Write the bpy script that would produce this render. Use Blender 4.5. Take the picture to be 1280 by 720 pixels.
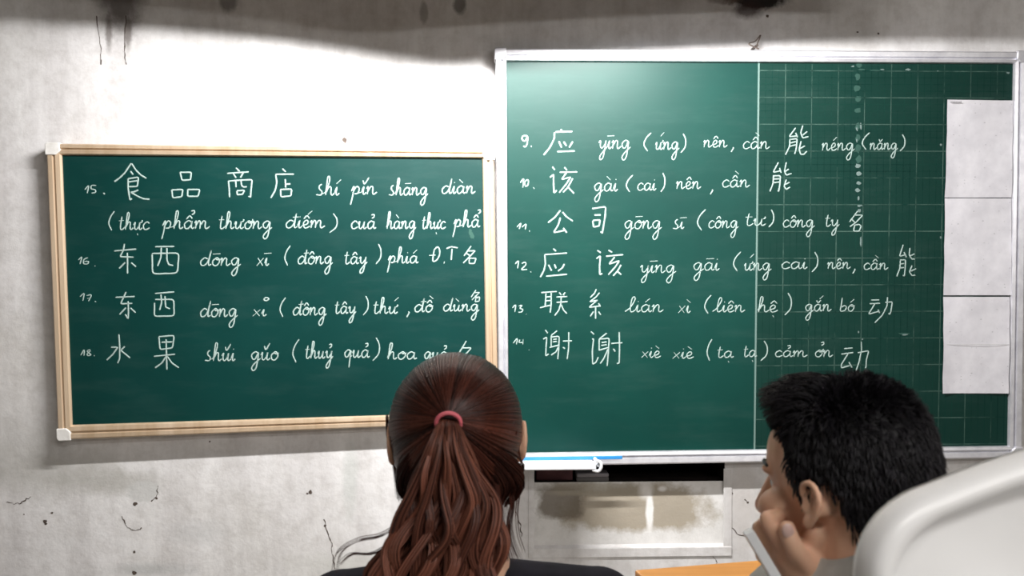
import bpy, bmesh, math, random, unicodedata
from mathutils import Vector, Matrix, Euler, noise
from mathutils.geometry import intersect_line_plane
random.seed(7)
for o in list(bpy.data.objects): bpy.data.objects.remove(o)
SC = bpy.context.scene
COL = SC.collection
V = Vector

# ------------------------------------------------------------------ camera
F = 1100.0
CAM = V((0, -2.64, 1.20))
cam = bpy.data.objects.new('camera', bpy.data.cameras.new('camera'))
COL.objects.link(cam)
cam.location = CAM
cam.rotation_euler = (math.radians(89.0), 0, math.radians(-2.0))
cam.data.sensor_width = 36
cam.data.lens = F/1280*36
cam.data.clip_start = .05
cam.data.dof.use_dof = True
cam.data.dof.focus_distance = 1.9
cam.data.dof.aperture_fstop = 6.5
SC.camera = cam
CR = Euler(cam.rotation_euler).to_matrix()

# ------------------------------------------------------------------ world, lights, exposure
w = bpy.data.worlds.new('room_air'); SC.world = w; w.use_nodes = True
w.node_tree.nodes['Background'].inputs[0].default_value = (.8, .85, 1, 1)
w.node_tree.nodes['Background'].inputs[1].default_value = .02
SC.view_settings.view_transform = 'Standard'
SC.view_settings.look = 'None'
SC.view_settings.exposure = 0.0
SC.view_settings.gamma = 1
SC.view_settings.use_curve_mapping = False

def area(name, loc, rot, sx, sy, power, col=(1, 1, 1), spread=180):
    l = bpy.data.lights.new(name, 'AREA'); l.shape = 'RECTANGLE'; l.size = sx; l.size_y = sy
    l.energy = power; l.color = col; l.spread = math.radians(spread)
    o = bpy.data.objects.new(name, l); COL.objects.link(o)
    o.location = loc; o.rotation_euler = [math.radians(a) for a in rot]
    return o
LAMP = V((.06, -.80, 2.06))        # tube over the boards
TUBE_LEN = 1.1
area('board_lamp_light', LAMP + V((0, .012, -.016)), (50, 0, 0), TUBE_LEN, .03, 72, (1, .985, .97))
# ceiling tube over the class behind the viewer, then an added fill light
area('class_lamp_light', (.7, -3.5, 2.60), (12, 0, 0), 1.2, .12, 32, (1, .97, .93))
area('chair_fill_light', (1.9, -3.4, 1.95), (62, 0, 42), .9, .12, 20, (1, .97, .93))  # added side light that brightens the white chair

# ------------------------------------------------------------------ helpers
def ray(px, py):
    return (CR @ V(((px-640)/F, (360-py)/F, -1))).normalized()
def at(px, py, Y=0.0):
    d = ray(px, py); return CAM + d*((Y-CAM.y)/d.y)
def on_plane(px, py, p, n):
    d = ray(px, py); return CAM + d*((p-CAM).dot(n)/d.dot(n))

def mat(name, col, rough=.6, spec=.5, metal=0, **kw):
    m = bpy.data.materials.new(name); m.use_nodes = True
    b = m.node_tree.nodes['Principled BSDF']
    b.inputs['Base Color'].default_value = (*col, 1)
    b.inputs['Roughness'].default_value = rough
    b.inputs['Specular IOR Level'].default_value = spec
    b.inputs['Metallic'].default_value = metal
    for k, v in kw.items(): b.inputs[k.replace('_', ' ')].default_value = v
    return m
def nd(m, t, **kw):
    n = m.node_tree.nodes.new(t)
    for k, v in kw.items():
        if k in n.inputs: n.inputs[k].default_value = v
        else: setattr(n, k, v)
    return n
def ln(m, a, b): m.node_tree.links.new(a, b)
def texco(m, scale=(1, 1, 1)):
    t = nd(m, 'ShaderNodeTexCoord'); mp = nd(m, 'ShaderNodeMapping'); mp.inputs['Scale'].default_value = scale
    ln(m, t.outputs['Object'], mp.inputs['Vector']); return mp.outputs['Vector']
def ntex(m, vec, scale, detail=5, rough=.6):
    n = nd(m, 'ShaderNodeTexNoise'); n.inputs['Scale'].default_value = scale
    n.inputs['Detail'].default_value = detail; n.inputs['Roughness'].default_value = rough
    ln(m, vec, n.inputs['Vector']); return n.outputs['Fac']
def ramp(m, fac, stops):
    r = nd(m, 'ShaderNodeValToRGB'); e = r.color_ramp.elements
    while len(e) < len(stops): e.new(.5)
    for i, (p, c) in enumerate(stops):
        e[i].position = p; e[i].color = (*c, 1) if len(c) == 3 else c
    ln(m, fac, r.inputs['Fac']); return r.outputs['Color']
def mix(m, fac, a, b, typ='MIX'):
    x = nd(m, 'ShaderNodeMix', data_type='RGBA', blend_type=typ)
    for s, v in ((x.inputs[0], fac), (x.inputs[6], a), (x.inputs[7], b)):
        if hasattr(v, 'is_output'): ln(m, v, s)
        elif isinstance(v, (int, float)): s.default_value = v
        else: s.default_value = (*v, 1)
    return x.outputs[2]
def math_(m, op, a, b=None, clamp=False):
    x = nd(m, 'ShaderNodeMath', operation=op); x.use_clamp = clamp
    for s, v in ((x.inputs[0], a), (x.inputs[1], b)):
        if v is None: continue
        if hasattr(v, 'is_output'): ln(m, v, s)
        else: s.default_value = v
    return x.outputs[0]
def bump(m, h, strength=.3, dist=.01):
    b = nd(m, 'ShaderNodeBump'); b.inputs['Strength'].default_value = strength; b.inputs['Distance'].default_value = dist
    ln(m, h, b.inputs['Height']); ln(m, b.outputs['Normal'], m.node_tree.nodes['Principled BSDF'].inputs['Normal'])
def base(m, c): ln(m, c, m.node_tree.nodes['Principled BSDF'].inputs['Base Color'])
def vary(m, c0, c1, scale=(20, 20, 20), nscale=1, lo=.3, hi=.7, bmp=0, bd=.001):
    v = texco(m, scale); f = ntex(m, v, nscale)
    base(m, ramp(m, f, [(lo, c0), (hi, c1)]))
    if bmp: bump(m, f, bmp, bd)
    return m

def tag(o, label=None, cat=None, group=None, kind=None):
    if label: o['label'] = label
    if cat: o['category'] = cat
    if group: o['group'] = group
    if kind: o['kind'] = kind
    return o
def empty(name, loc, label, cat, rz=0, group=None):
    o = bpy.data.objects.new(name, None); COL.objects.link(o); o.location = loc; o.rotation_euler.z = rz
    o.empty_display_size = .05
    return tag(o, label, cat, group)
def world_of(o):
    M = o.matrix_basis.copy(); pp = o.parent
    while pp: M = pp.matrix_basis @ M; pp = pp.parent
    return M
class MB:
    def __init__(s): s.v = []; s.f = []
    def add(s, vs, fs):
        n = len(s.v); s.v += [V(p) for p in vs]; s.f += [tuple(i+n for i in f) for f in fs]
    def box(s, a, b):
        (x0, y0, z0), (x1, y1, z1) = a, b
        s.add([(x0,y0,z0),(x1,y0,z0),(x1,y1,z0),(x0,y1,z0),(x0,y0,z1),(x1,y0,z1),(x1,y1,z1),(x0,y1,z1)],
              [(0,3,2,1),(4,5,6,7),(0,1,5,4),(1,2,6,5),(2,3,7,6),(3,0,4,7)])
    def prism(s, quad, n, t):      # quad = front face points, n = direction away, t thickness
        k = len(quad); vs = list(quad) + [p + n*t for p in quad]
        s.add(vs, [tuple(range(k)), tuple(range(2*k-1, k-1, -1))] + [(i, i+k, (i+1) % k+k, (i+1) % k) for i in range(k)])
    def tube(s, pts, rads, n=8, cap=True, flat=None):
        pts = [V(p) for p in pts]
        if not hasattr(rads, '__len__'): rads = [rads]*len(pts)
        if len(rads) != len(pts):
            L, r0 = len(pts)-1, list(rads); rads = []
            for i in range(L+1):
                q = i/L*(len(r0)-1); k = min(int(q), len(r0)-2); rads.append(r0[k]+(r0[k+1]-r0[k])*(q-k))
        t0 = (pts[1]-pts[0]).normalized()
        u = t0.cross(V((0, 0, 1)));
        if u.length < .1: u = t0.cross(V((1, 0, 0)))
        u.normalize(); vs = []
        for i, p in enumerate(pts):
            t = (pts[min(i+1, len(pts)-1)] - pts[max(i-1, 0)]).normalized()
            u = (u - t*u.dot(t)).normalized(); b = t.cross(u)
            for k in range(n):
                a = 2*math.pi*k/n
                vs.append(p + (u*math.cos(a) + b*math.sin(a))*rads[i])
        fs = [(i*n+k, i*n+(k+1) % n, (i+1)*n+(k+1) % n, (i+1)*n+k) for i in range(len(pts)-1) for k in range(n)]
        if cap: fs += [tuple(range(n-1, -1, -1)), tuple((len(pts)-1)*n+k for k in range(n))]
        s.add(vs, fs)
    def ell(s, c, r, R=None, seg=20, rings=14):
        if not hasattr(r, '__len__'): r = (r, r, r)
        vs = []; c = V(c)
        for i in range(1, rings):
            th = math.pi*i/rings
            for k in range(seg):
                a = 2*math.pi*k/seg
                p = V((r[0]*math.sin(th)*math.cos(a), r[1]*math.sin(th)*math.sin(a), r[2]*math.cos(th)))
                vs.append(c + (R @ p if R else p))
        tp = V((0, 0, r[2])); 
        vs.append(c + (R @ tp if R else tp)); vs.append(c - (R @ tp if R else tp)); T = len(vs)-2
        fs = [((i)*seg+k, (i+1)*seg+k, (i+1)*seg+(k+1) % seg, i*seg+(k+1) % seg) for i in range(rings-2) for k in range(seg)]
        fs += [(T, k, (k+1) % seg) for k in range(seg)]
        fs += [(T+1, (rings-2)*seg+(k+1) % seg, (rings-2)*seg+k) for k in range(seg)]
        s.add(vs, fs)
    def chain(s, pts, rads):
        for i in range(len(pts)): s.ell(pts[i], rads[i], seg=16, rings=10)
        s.tube(pts, rads, 16)
    def mesh(s, name, m=None, smooth=False):
        me = bpy.data.meshes.new(name); me.from_pydata([tuple(p) for p in s.v], [], s.f)
        if m: me.materials.append(m)
        if smooth:
            for p in me.polygons: p.use_smooth = True
        me.update(); return me
    def build(s, name, m=None, parent=None, smooth=False, bevel=0, fix=True):
        me = s.mesh(name, m, smooth)
        if fix:
            bm = bmesh.new(); bm.from_mesh(me); bmesh.ops.recalc_face_normals(bm, faces=bm.faces); bm.to_mesh(me); bm.free()
        o = bpy.data.objects.new(name, me); COL.objects.link(o)
        if parent:
            o.parent = parent
            me.transform(world_of(parent).inverted())
        if bevel:
            b = o.modifiers.new('bevel', 'BEVEL'); b.width = bevel; b.segments = 2; b.limit_method = 'ANGLE'
        return o
def remeshed(mb, name, m, voxel, parent, smooth=6, factor=.5):
    o = mb.build('tmp', None, None, fix=False)
    r = o.modifiers.new('r', 'REMESH'); r.mode = 'VOXEL'; r.voxel_size = voxel; r.use_smooth_shade = True
    sm = o.modifiers.new('s', 'SMOOTH'); sm.factor = factor; sm.iterations = smooth
    dg = bpy.context.evaluated_depsgraph_get()
    me = bpy.data.meshes.new_from_object(o.evaluated_get(dg))
    bpy.data.objects.remove(o)
    me.name = name; me.materials.clear(); me.materials.append(m)
    for p in me.polygons: p.use_smooth = True
    no = bpy.data.objects.new(name, me); COL.objects.link(no)
    if parent: no.parent = parent; me.transform(world_of(parent).inverted())
    return no
def smooth_path(pts, n=6, closed=False):
    pts = [V(p) for p in pts]
    if len(pts) < 3: return pts
    out = []
    for i in range(len(pts)-1):
        p0 = pts[i-1] if i else pts[0]*2-pts[1]
        p1, p2 = pts[i], pts[i+1]
        p3 = pts[i+2] if i+2 < len(pts) else pts[-1]*2-pts[-2]
        for k in range(n):
            t = k/n
            out.append(.5*((2*p1)+(p2-p0)*t+(2*p0-5*p1+4*p2-p3)*t*t+(3*p1-p0-3*p2+p3)*t**3))
    out.append(pts[-1]); return out
# ------------------------------------------------------------------ materials of the room
def wall_material():
    m = mat('old_plaster', (.7, .68, .66), .85, .25)
    v = texco(m)
    big = ntex(m, v, 1.6, 6, .6); fine = ntex(m, v, 22, 8, .7)
    vs = texco(m, (9, 9, .9)); streak = ntex(m, vs, 1, 6, .65)
    c = ramp(m, big, [(.28, (.60, .585, .565)), (.5, (.74, .73, .73)), (.72, (.82, .805, .815))])
    c = mix(m, .55, c, ramp(m, fine, [(.3, (.62, .6, .58)), (.55, (.92, .92, .92)), (.8, (1, 1, 1))]), 'MULTIPLY')
    c = mix(m, .35, c, ramp(m, streak, [(.35, (.55, .52, .52)), (.6, (1, 1, 1))]), 'MULTIPLY')
    sep = nd(m, 'ShaderNodeSeparateXYZ'); ln(m, v, sep.inputs[0])
    X, Z = sep.outputs[0], sep.outputs[2]
    warp = math_(m, 'MULTIPLY', math_(m, 'SUBTRACT', ntex(m, v, 9, 8, .75), .5), 1.9)
    def blob(c, px, py, rx, ry, col, amt, soft=.5):
        p = at(px, py); k = .0024
        dx = math_(m, 'DIVIDE', math_(m, 'SUBTRACT', X, p.x), rx*k)
        dz = math_(m, 'DIVIDE', math_(m, 'SUBTRACT', Z, p.z), ry*k)
        d = math_(m, 'SQRT', math_(m, 'ADD', math_(m, 'POWER', math_(m, 'ABSOLUTE', dx), 2), math_(m, 'POWER', math_(m, 'ABSOLUTE', dz), 2)))
        d = math_(m, 'ADD', d, warp)
        a = math_(m, 'MULTIPLY', math_(m, 'DIVIDE', math_(m, 'SUBTRACT', 1+soft/2, d), soft, True), amt, True)
        return mix(m, a, c, col)
    for args in ((148, -5, 26, 42, (.07, .055, .05), .75, .8), (136, 40, 4, 22, (.12, .1, .09), .7, .8), (160, 42, 4, 16, (.12, .1, .09), .7, .8),
                 (285, 2, 10, 14, (.07, .06, .05), .6), (530, 15, 5, 14, (.15, .13, .12), .5), (575, 5, 8, 12, (.08, .07, .06), .7),
                 (945, -6, 45, 16, (.012, .01, .01), .97, .4), (935, 12, 16, 10, (.05, .03, .03), .8, .8), (905, 0, 20, 6, (.2, .15, .13), .6),
                 (60, 590, 90, 26, (.38, .37, .34), .55, 1.2), (135, 603, 55, 14, (.33, .32, .29), .5, 1), (20, 560, 45, 40, (.4, .39, .37), .5, 1.2),
                 (438, 595, 9, 42, (.5, .52, .5), .6, .8), (250, 665, 30, 14, (.5, .5, .5), .5, 1), (190, 712, 40, 8, (.35, .36, .36), .5, 1),
                 (178, 614, 20, 13, (.52, .52, .51), .8, .25), (460, 705, 90, 14, (.5, .5, .47), .5, 1), (930, 620, 14, 60, (.55, .52, .5), .6, 1)):
        c = blob(c, *args)
    base(m, c)
    bump(m, math_(m, 'ADD', math_(m, 'MULTIPLY', fine, .5), big), .35, .012)
    return m
WALL = wall_material()
PANEL = mat('bricked_up_plaster', (.5, .5, .48), .9, .2)
def _panel():
    m = PANEL; v = texco(m); sep = nd(m, 'ShaderNodeSeparateXYZ'); ln(m, v, sep.inputs[0])
    X, Z = sep.outputs[0], sep.outputs[2]
    n = ntex(m, v, 7, 8, .7); w = math_(m, 'MULTIPLY', math_(m, 'SUBTRACT', n, .5), 1.5)
    c = ramp(m, n, [(.3, (.55, .54, .52)), (.7, (.80, .79, .78))])
    def blob(c, px, py, rx, ry, col, amt, soft, p=4):
        q = at(px, py); k = .0024
        dx = math_(m, 'POWER', math_(m, 'ABSOLUTE', math_(m, 'DIVIDE', math_(m, 'SUBTRACT', X, q.x), rx*k)), p)
        dz = math_(m, 'POWER', math_(m, 'ABSOLUTE', math_(m, 'DIVIDE', math_(m, 'SUBTRACT', Z, q.z), ry*k)), p)
        d = math_(m, 'ADD', math_(m, 'POWER', math_(m, 'ADD', dx, dz), 1/p), w)
        return mix(m, math_(m, 'MULTIPLY', math_(m, 'DIVIDE', math_(m, 'SUBTRACT', 1+soft/2, d), soft, True), amt, True), c, col)
    c = blob(c, 800, 636, 88, 29, (.34, .29, .215), .85, .35)
    c = blob(c, 700, 628, 28, 20, (.16, .135, .105), .85, .4)
    c = blob(c, 745, 612, 60, 8, (.33, .3, .24), .7, .5)
    c = blob(c, 813, 642, 5, 26, (.85, .84, .83), .95, .5, 2)
    c = blob(c, 808, 615, 8, 9, (.78, .76, .74), .8, 1, 2)
    c = blob(c, 829, 612, 5, 3, (.8, .79, .78), .8, .9, 2)
    base(m, c); bump(m, n, .4, .01)
_panel()
CEIL = vary(mat('dirty_ceiling', (.4, .38, .36), .9, .2), (.33, .3, .28), (.45, .43, .4), (3, 3, 3))
SIDE = vary(mat('side_wall_paint', (.5, .48, .45), .9, .2), (.42, .4, .37), (.55, .53, .5), (2, 2, 2))
FLOOR = vary(mat('grey_floor', (.25, .23, .2), .5, .4), (.2, .18, .16), (.3, .28, .25), (4, 4, 4))
HOLE = vary(mat('shade_dark_recess', (.012, .009, .009), .95, .1), (.008, .006, .006), (.02, .015, .013), (20, 20, 20))  # slot inside painted near black, the shade of its depth put into colour
CRACK = mat('crack_dark', (.09, .07, .06), .95, .1)  # flat dark colour of the cracks and nail holes
CHIP = mat('chipped_plaster', (.5, .48, .46), .95, .1)

# ------------------------------------------------------------------ the room
HX0, HZ1 = at(667, 560).x, at(800, 565).z
HX1, HZ0 = at(906, 575).x, at(800, 603).z
RX0, RX1, RZ0, RZ1 = at(668, 640).x, at(908, 640).x, at(780, 684).z, HZ0
X0, X1, ZT, YB = -2.6, 2.9, 3.0, -5.2
mb = MB()
def wrect(x0, x1, z0, z1, y=0.0): mb.add([(x0, y, z0), (x1, y, z0), (x1, y, z1), (x0, y, z1)], [(0, 1, 2, 3)])
wrect(X0, HX0, 0, ZT); wrect(HX1, X1, 0, ZT); wrect(HX0, HX1, HZ1, ZT); wrect(HX0, HX1, 0, RZ0)
# reveals of the shallow recess and of the deep slot
D1, D2 = .010, .24
mb.add([(HX0, 0, RZ0), (HX1, 0, RZ0), (HX1, D1, RZ0+.006), (HX0, D1, RZ0+.006)], [(0, 1, 2, 3)])
mb.add([(HX0, 0, RZ0), (HX0, D1, RZ0), (HX0, D1, HZ0), (HX0, 0, HZ0)], [(0, 1, 2, 3)])
mb.add([(HX1, 0, RZ0), (HX1, D1, RZ0), (HX1, D1, HZ0), (HX1, 0, HZ0)], [(0, 1, 2, 3)])
WF = tag(mb.build('wall_front', WALL), kind='structure', label='stained whitewashed plaster wall behind the two chalkboards')
mb = MB()
mb.add([(HX0, D1, RZ0), (HX1, D1, RZ0), (HX1, D1, HZ0), (HX0, D1, HZ0)], [(0, 1, 2, 3)])
mb.build('plaster_panel', PANEL, WF)['label'] = 'walled-up panel with brown damp patch and white drip under the right board'
mb = MB()
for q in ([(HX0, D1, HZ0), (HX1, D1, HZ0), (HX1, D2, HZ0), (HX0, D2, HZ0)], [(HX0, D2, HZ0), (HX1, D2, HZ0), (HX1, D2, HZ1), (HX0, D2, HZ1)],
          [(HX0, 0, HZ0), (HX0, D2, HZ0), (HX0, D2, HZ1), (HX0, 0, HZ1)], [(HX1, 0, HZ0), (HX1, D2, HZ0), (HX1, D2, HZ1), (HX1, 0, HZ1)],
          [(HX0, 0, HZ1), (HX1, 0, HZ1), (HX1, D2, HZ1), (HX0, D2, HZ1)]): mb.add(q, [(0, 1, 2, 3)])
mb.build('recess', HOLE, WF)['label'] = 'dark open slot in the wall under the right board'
# raised plaster lip round the panel
mb = MB()
a = at(905, 640)
mb.box((HX1-.004, -.003, RZ0-.02), (HX1+.022, .0, HZ0+.04)); mb.build('plaster_lip', WALL, WF, bevel=.003)
mb = MB(); mb.box((HX0-.016, -.003, RZ0-.02), (HX0+.002, .0, HZ0+.04)); mb.build('plaster_lip', WALL, WF, bevel=.003)
mb = MB(); mb.box((HX0-.016, -.005, RZ0-.03), (HX1+.022, .0, RZ0)); mb.build('plaster_lip', WALL, WF, bevel=.004)

mb = MB(); mb.box((X0-.1, YB, 0), (X0, .1, ZT)); tag(mb.build('wall_left', SIDE), kind='structure')
mb = MB(); mb.box((X1, YB, 0), (X1+.1, .1, ZT)); tag(mb.build('wall_right', SIDE), kind='structure')
mb = MB(); mb.box((X0-.1, YB-.1, 0), (X1+.1, YB, ZT)); tag(mb.build('wall_back', SIDE), kind='structure')
mb = MB(); mb.box((X0-.1, YB-.1, ZT), (X1+.1, .1, ZT+.1)); tag(mb.build('ceiling', CEIL), kind='structure')
mb = MB(); mb.box((X0-.1, YB-.1, -.1), (X1+.1, .1, 0)); tag(mb.build('floor', FLOOR), kind='structure')

# cracks, chips and nail holes: thin recess-dark pieces set on the plaster
def crack(px, wd=.0022, m=CRACK, name='crack', Y=-.0006):
    pts = [at(q.x+random.uniform(-1.2, 1.2), q.y+random.uniform(-1.2, 1.2), Y) for q in smooth_path([V((a, b, 0)) for a, b in px], 5)]
    b = MB(); vs = []
    for i, p in enumerate(pts):
        t = (pts[min(i+1, len(pts)-1)]-pts[max(i-1, 0)]).normalized(); s = V((-t.z, 0, t.x))*wd*random.uniform(.15, .9)
        vs += [p+s, p-s]
    b.add(vs, [(2*i, 2*i+1, 2*i+3, 2*i+2) for i in range(len(pts)-1)]); return b.build(name, m, WF)
for c in ([(405, 650), (410, 665), (414, 680), (416, 695), (419, 712)], [(152, 645), (158, 658), (168, 664), (176, 660)], [(197, 607), (196, 620), (190, 628)],
          [(8, 628), (20, 630), (30, 626), (38, 620)], [(645, 640), (650, 655), (652, 670)], [(912, 655), (922, 668), (934, 672), (944, 684)],
          [(944, 684), (950, 705), (942, 712)], [(885, 690), (896, 702), (890, 712)], [(960, 610), (958, 625), (966, 632)], [(1185, 640), (1210, 638)],
          [(930, 624), (935, 627)], [(120, 20), (126, 60), (127, 80)], [(157, 20), (156, 60), (158, 80)]):
    crack(c)
for x, y, r in ((169, 630, 2.6), (168, 690, 1.8), (168, 716, 3), (65, 641, 1.8), (56, 652, 2.4), (57, 655, 1.8), (30, 643, 1), (388, 615, 2.6), (384, 617, 1.4),
                (406, 657, 1.8), (196, 623, 1.8), (913, 617, 3), (911, 607, 2), (911, 595, 2.4), (1072, 40, 1.4), (1098, 42, 1.6), (959, 20, 2.2), (935, 628, 1.6), (262, 552, 1.3)):
    b = MB(); c = at(x, y, -.0006); k = .0024*r
    b.add([c]+[c+V((math.cos(a)*k*random.uniform(.6, 1.3), 0, math.sin(a)*k*random.uniform(.6, 1.2))) for a in [i*math.pi/4 for i in range(8)]],
          [(0, i+1, (i+1) % 8+1) for i in range(8)]); b.build('nail_hole', CRACK, WF)

# nails and wire over the boards
NAIL = mat('rusty_nail', (.08, .06, .05), .5, .5, .6)
b = MB(); p = at(432, 177); b.tube([p, p+V((0, -.02, .002))], .003, 8); b.tube([p+V((0, -.02, .002)), p+V((0, -.0225, .002))], .007, 10)
tag(b.build('nail', NAIL), 'dark nail in the wall above the left board', 'nail')
b = MB(); p = at(940, 62)
b.tube([p, p+V((0, -.05, 0))], .004, 8)
b.tube(smooth_path([p+V((.0, -.048, .002)), p+V((.01, -.05, .03)), p+V((-.006, -.05, .012)), p+V((-.025, -.05, .004)), p+V((.004, -.055, -.012))]), .002, 6)
tag(b.build('wire_hook', NAIL), 'twisted wire hook at the top edge of the right board', 'hook')

# ------------------------------------------------------------------ the boards
def board_mat(name, c0, c1, rough, spec=.5):
    m = mat(name, c0, rough, spec); v = texco(m); f = ntex(m, v, 2.2, 7, .6); g = ntex(m, texco(m, (1.2, 1, 6)), 3, 8, .7)
    c = ramp(m, f, [(.3, c0), (.7, c1)])
    c = mix(m, math_(m, 'MULTIPLY', math_(m, 'SUBTRACT', g, .5, True), .08), c, (.4, .5, .48))
    base(m, c)
    r = nd(m, 'ShaderNodeMapRange'); r.inputs[3].default_value = rough-.03; r.inputs[4].default_value = rough+.05
    ln(m, g, r.inputs[0]); ln(m, r.outputs[0], m.node_tree.nodes['Principled BSDF'].inputs['Roughness'])
    bump(m, ntex(m, v, 260, 3), .08, .0006)
    return m
GREEN_L = board_mat('left_board_green', (.001, .027, .024), (.002, .037, .033), .42, .22)
GREEN_R = board_mat('right_board_green', (.001, .032, .026), (.002, .044, .035), .42, .24)
GREEN_G = board_mat('gridded_board_green', (.001, .024, .018), (.002, .032, .024), .6, .2)
CHALK = mat('chalk', (.33, .42, .395), .95, .05)
CHALK_F = mat('faint_chalk', (.16, .22, .21), .95, .05)
WOODF = mat('cream_champagne_frame', (.60, .46, .32), .38, .5, .35)
vary(WOODF, (.50, .36, .23), (.66, .52, .38), (30, 30, 2), 1, .3, .7)
ALU = mat('brushed_aluminium', (.72, .72, .76), .38, .5, .62)
vary(ALU, (.62, .62, .67), (.80, .80, .84), (30, 30, 30), 1)
CORNER = vary(mat('corner_plastic', (.75, .74, .72), .5), (.62, .60, .57), (.82, .81, .79), (40, 40, 40))

class Board:
    def __init__(s, outer, inner, Yl, Yr):
        # plane through the board face, left side stands further off the wall than the right
        a = at(*outer[0], Yl); b = at(*outer[1], Yr)
        hx = (b-a); hx.z = 0; s.n = V((hx.y, -hx.x, 0)).normalized()   # towards the room
        if s.n.y > 0: s.n = -s.n
        s.p = a
        s.outer = [on_plane(*q, a, s.n) for q in outer]; s.inner = [on_plane(*q, a, s.n) for q in inner]
        s.ipx = inner
    def pt(s, px, py, lift=0):
        p = on_plane(px, py, s.p, s.n); return p + s.n*lift
    def frame(s, prof, m, root, name='frame_rail'):
        for i in range(4):
            j = (i+1) % 4; b = MB(); k = len(prof); vs = []
            for c in (i, j):
                for t, h in prof: vs.append(s.outer[c].lerp(s.inner[c], t) + s.n*h)
            b.add(vs, [(a, (a+1) % k, k+(a+1) % k, k+a) for a in range(k)] + [tuple(range(k)), tuple(range(2*k-1, k-1, -1))])
            b.build(name, m, root)

LB = Board([(60, 180), (617, 187), (623, 527), (75, 549)], [(78, 194), (603, 198), (608, 515), (91, 531)], -.038, -.030)
RB = Board([(619, 62), (1281, 66), (1274, 571), (624, 582)], [(633, 77), (1266, 80), (1259, 557), (636, 566)], -.034, -.034)
lb = empty('chalkboard', (LB.outer[0]+LB.outer[2])/2, 'smaller green chalkboard in a cream frame, on the left, rows 15 to 18', 'chalkboard')
rb = empty('chalkboard', (RB.outer[0]+RB.outer[2])/2, 'larger green chalkboard in a silver frame, rows 9 to 14, gridded at right', 'chalkboard')
LB.frame([(0, -.03), (0, .009), (.1, .013), (.38, .013), (.44, .007), (.54, .007), (.6, .012), (.9, .010), (1, .004), (1, -.03)], WOODF, lb)
RB.frame([(0, -.03), (0, .012), (.12, .016), (.5, .014), (.56, .006), (.66, .006), (.72, .013), (.95, .011), (1, .004), (1, -.03)], ALU, rb)
b = MB(); b.prism(LB.inner, -LB.n, .02); b.build('writing_surface', GREEN_L, lb)
dx0, dx1 = (949, 80), (943, 565)
sp = [RB.pt(633, 77), RB.pt(949, 79), RB.pt(943, 562), RB.pt(636, 566)]
b = MB(); b.prism(sp, -RB.n, .02); b.build('writing_surface', GREEN_R, rb)['label'] = 'plain glossy green sheet'
b = MB(); b.prism([RB.pt(949, 79), RB.pt(1266, 80), RB.pt(1259, 557), RB.pt(943, 562)], -RB.n, .02); b.build('writing_surface', GREEN_G, rb)['label'] = 'darker green sheet with printed grid'
def corner(B, i, root, w, h, lift=.016, m=CORNER):
    o = B.outer[i]; u = (B.outer[(i+1) % 4]-o).normalized(); v = (B.outer[(i-1) % 4]-o).normalized()
    b = MB(); e = .003; o = o - u*e - v*e
    k = .7
    q = [o+u*e*2, o+u*w, o+u*w+v*h*k, o+u*w*k+v*h, o+v*h, o+v*e*2]
    b.prism([p + B.n*lift for p in q], -B.n, lift+.03); b.build('corner_cap', m, root, bevel=.0025)
for i, (w_, h_) in enumerate(((.042, .036), (.036, .036), (.036, .036), (.036, .040))): corner(LB, i, lb, w_, h_)
for i in range(4): corner(RB, i, rb, .036, .036, .018, ALU)

# printed grid lines
GRID = mat('printed_grid_line', (.28, .42, .37), .8, .1); GRIDF = mat('faint_grid_line', (.035, .13, .10), .8, .1)
def worn(m, c0, c1, sc=6):
    v = texco(m); base(m, ramp(m, ntex(m, v, sc, 6, .7), [(.40, c0), (.62, c1)]))
worn(GRID, (.004, .032, .025), (.065, .12, .10)); worn(GRIDF, (.002, .024, .019), (.008, .045, .034))
def line_strip(b, B, x0, y0, x1, y1, wpx, lift=.0006, n=8):
    a = B.pt(x0, y0, lift); c = B.pt(x1, y1, lift); t = (c-a).normalized(); s = t.cross(B.n)*wpx*.0024/2
    vs = []; 
    for i in range(n+1): p = a.lerp(c, i/n); vs += [p-s, p+s]
    b.add(vs, [(2*i, 2*i+1, 2*i+3, 2*i+2) for i in range(n)])
b = MB(); line_strip(b, RB, 948.5, 79, 943, 562, 2.2); b.build('divider_line', mat('divider_line_paint', (.13, .21, .19), .7), rb)
b = MB(); b2 = MB()
def gx(k, y): # grid column k at height y
    t = (y-80)/480
    return (949+33.1*k)*(1-t) + (943+32.75*k)*t
def gy(k, x):
    t = (x-949)/317
    return (88.2+33.55*k)*(1-t) + (89.6+33.2*k)*t
for k in range(1, 10): line_strip(b, RB, gx(k, 80), 80, gx(k, 558), 558, 1.0 if k != 1 else 1.2)
for k in range(0, 15):
    y0 = gy(k, 949)
    if y0 < 560: line_strip(b, RB, gx(0, y0)+1, y0, min(gx(9.6, y0), 1259), gy(k, 1262), 1.15)
for k in range(0, 4):
    for j in range(1, 4):
        yy = gy(k+j/4, 949)
        if yy < 556: line_strip(b2, RB, gx(0, yy)+1, yy, 1259, gy(k+j/4, 1262), .7, .0004)
for k in range(0, 10):
    for j in range(1, 4):
        if gx(k+j/4, 558) < 1258: line_strip(b2, RB, gx(k+j/4, 80), 80, gx(k+j/4, 558), 558, .7, .0004)
tag(b.build('grid_line', GRID, rb), kind='stuff'); tag(b2.build('fine_grid_line', GRIDF, rb), kind='stuff')
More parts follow.
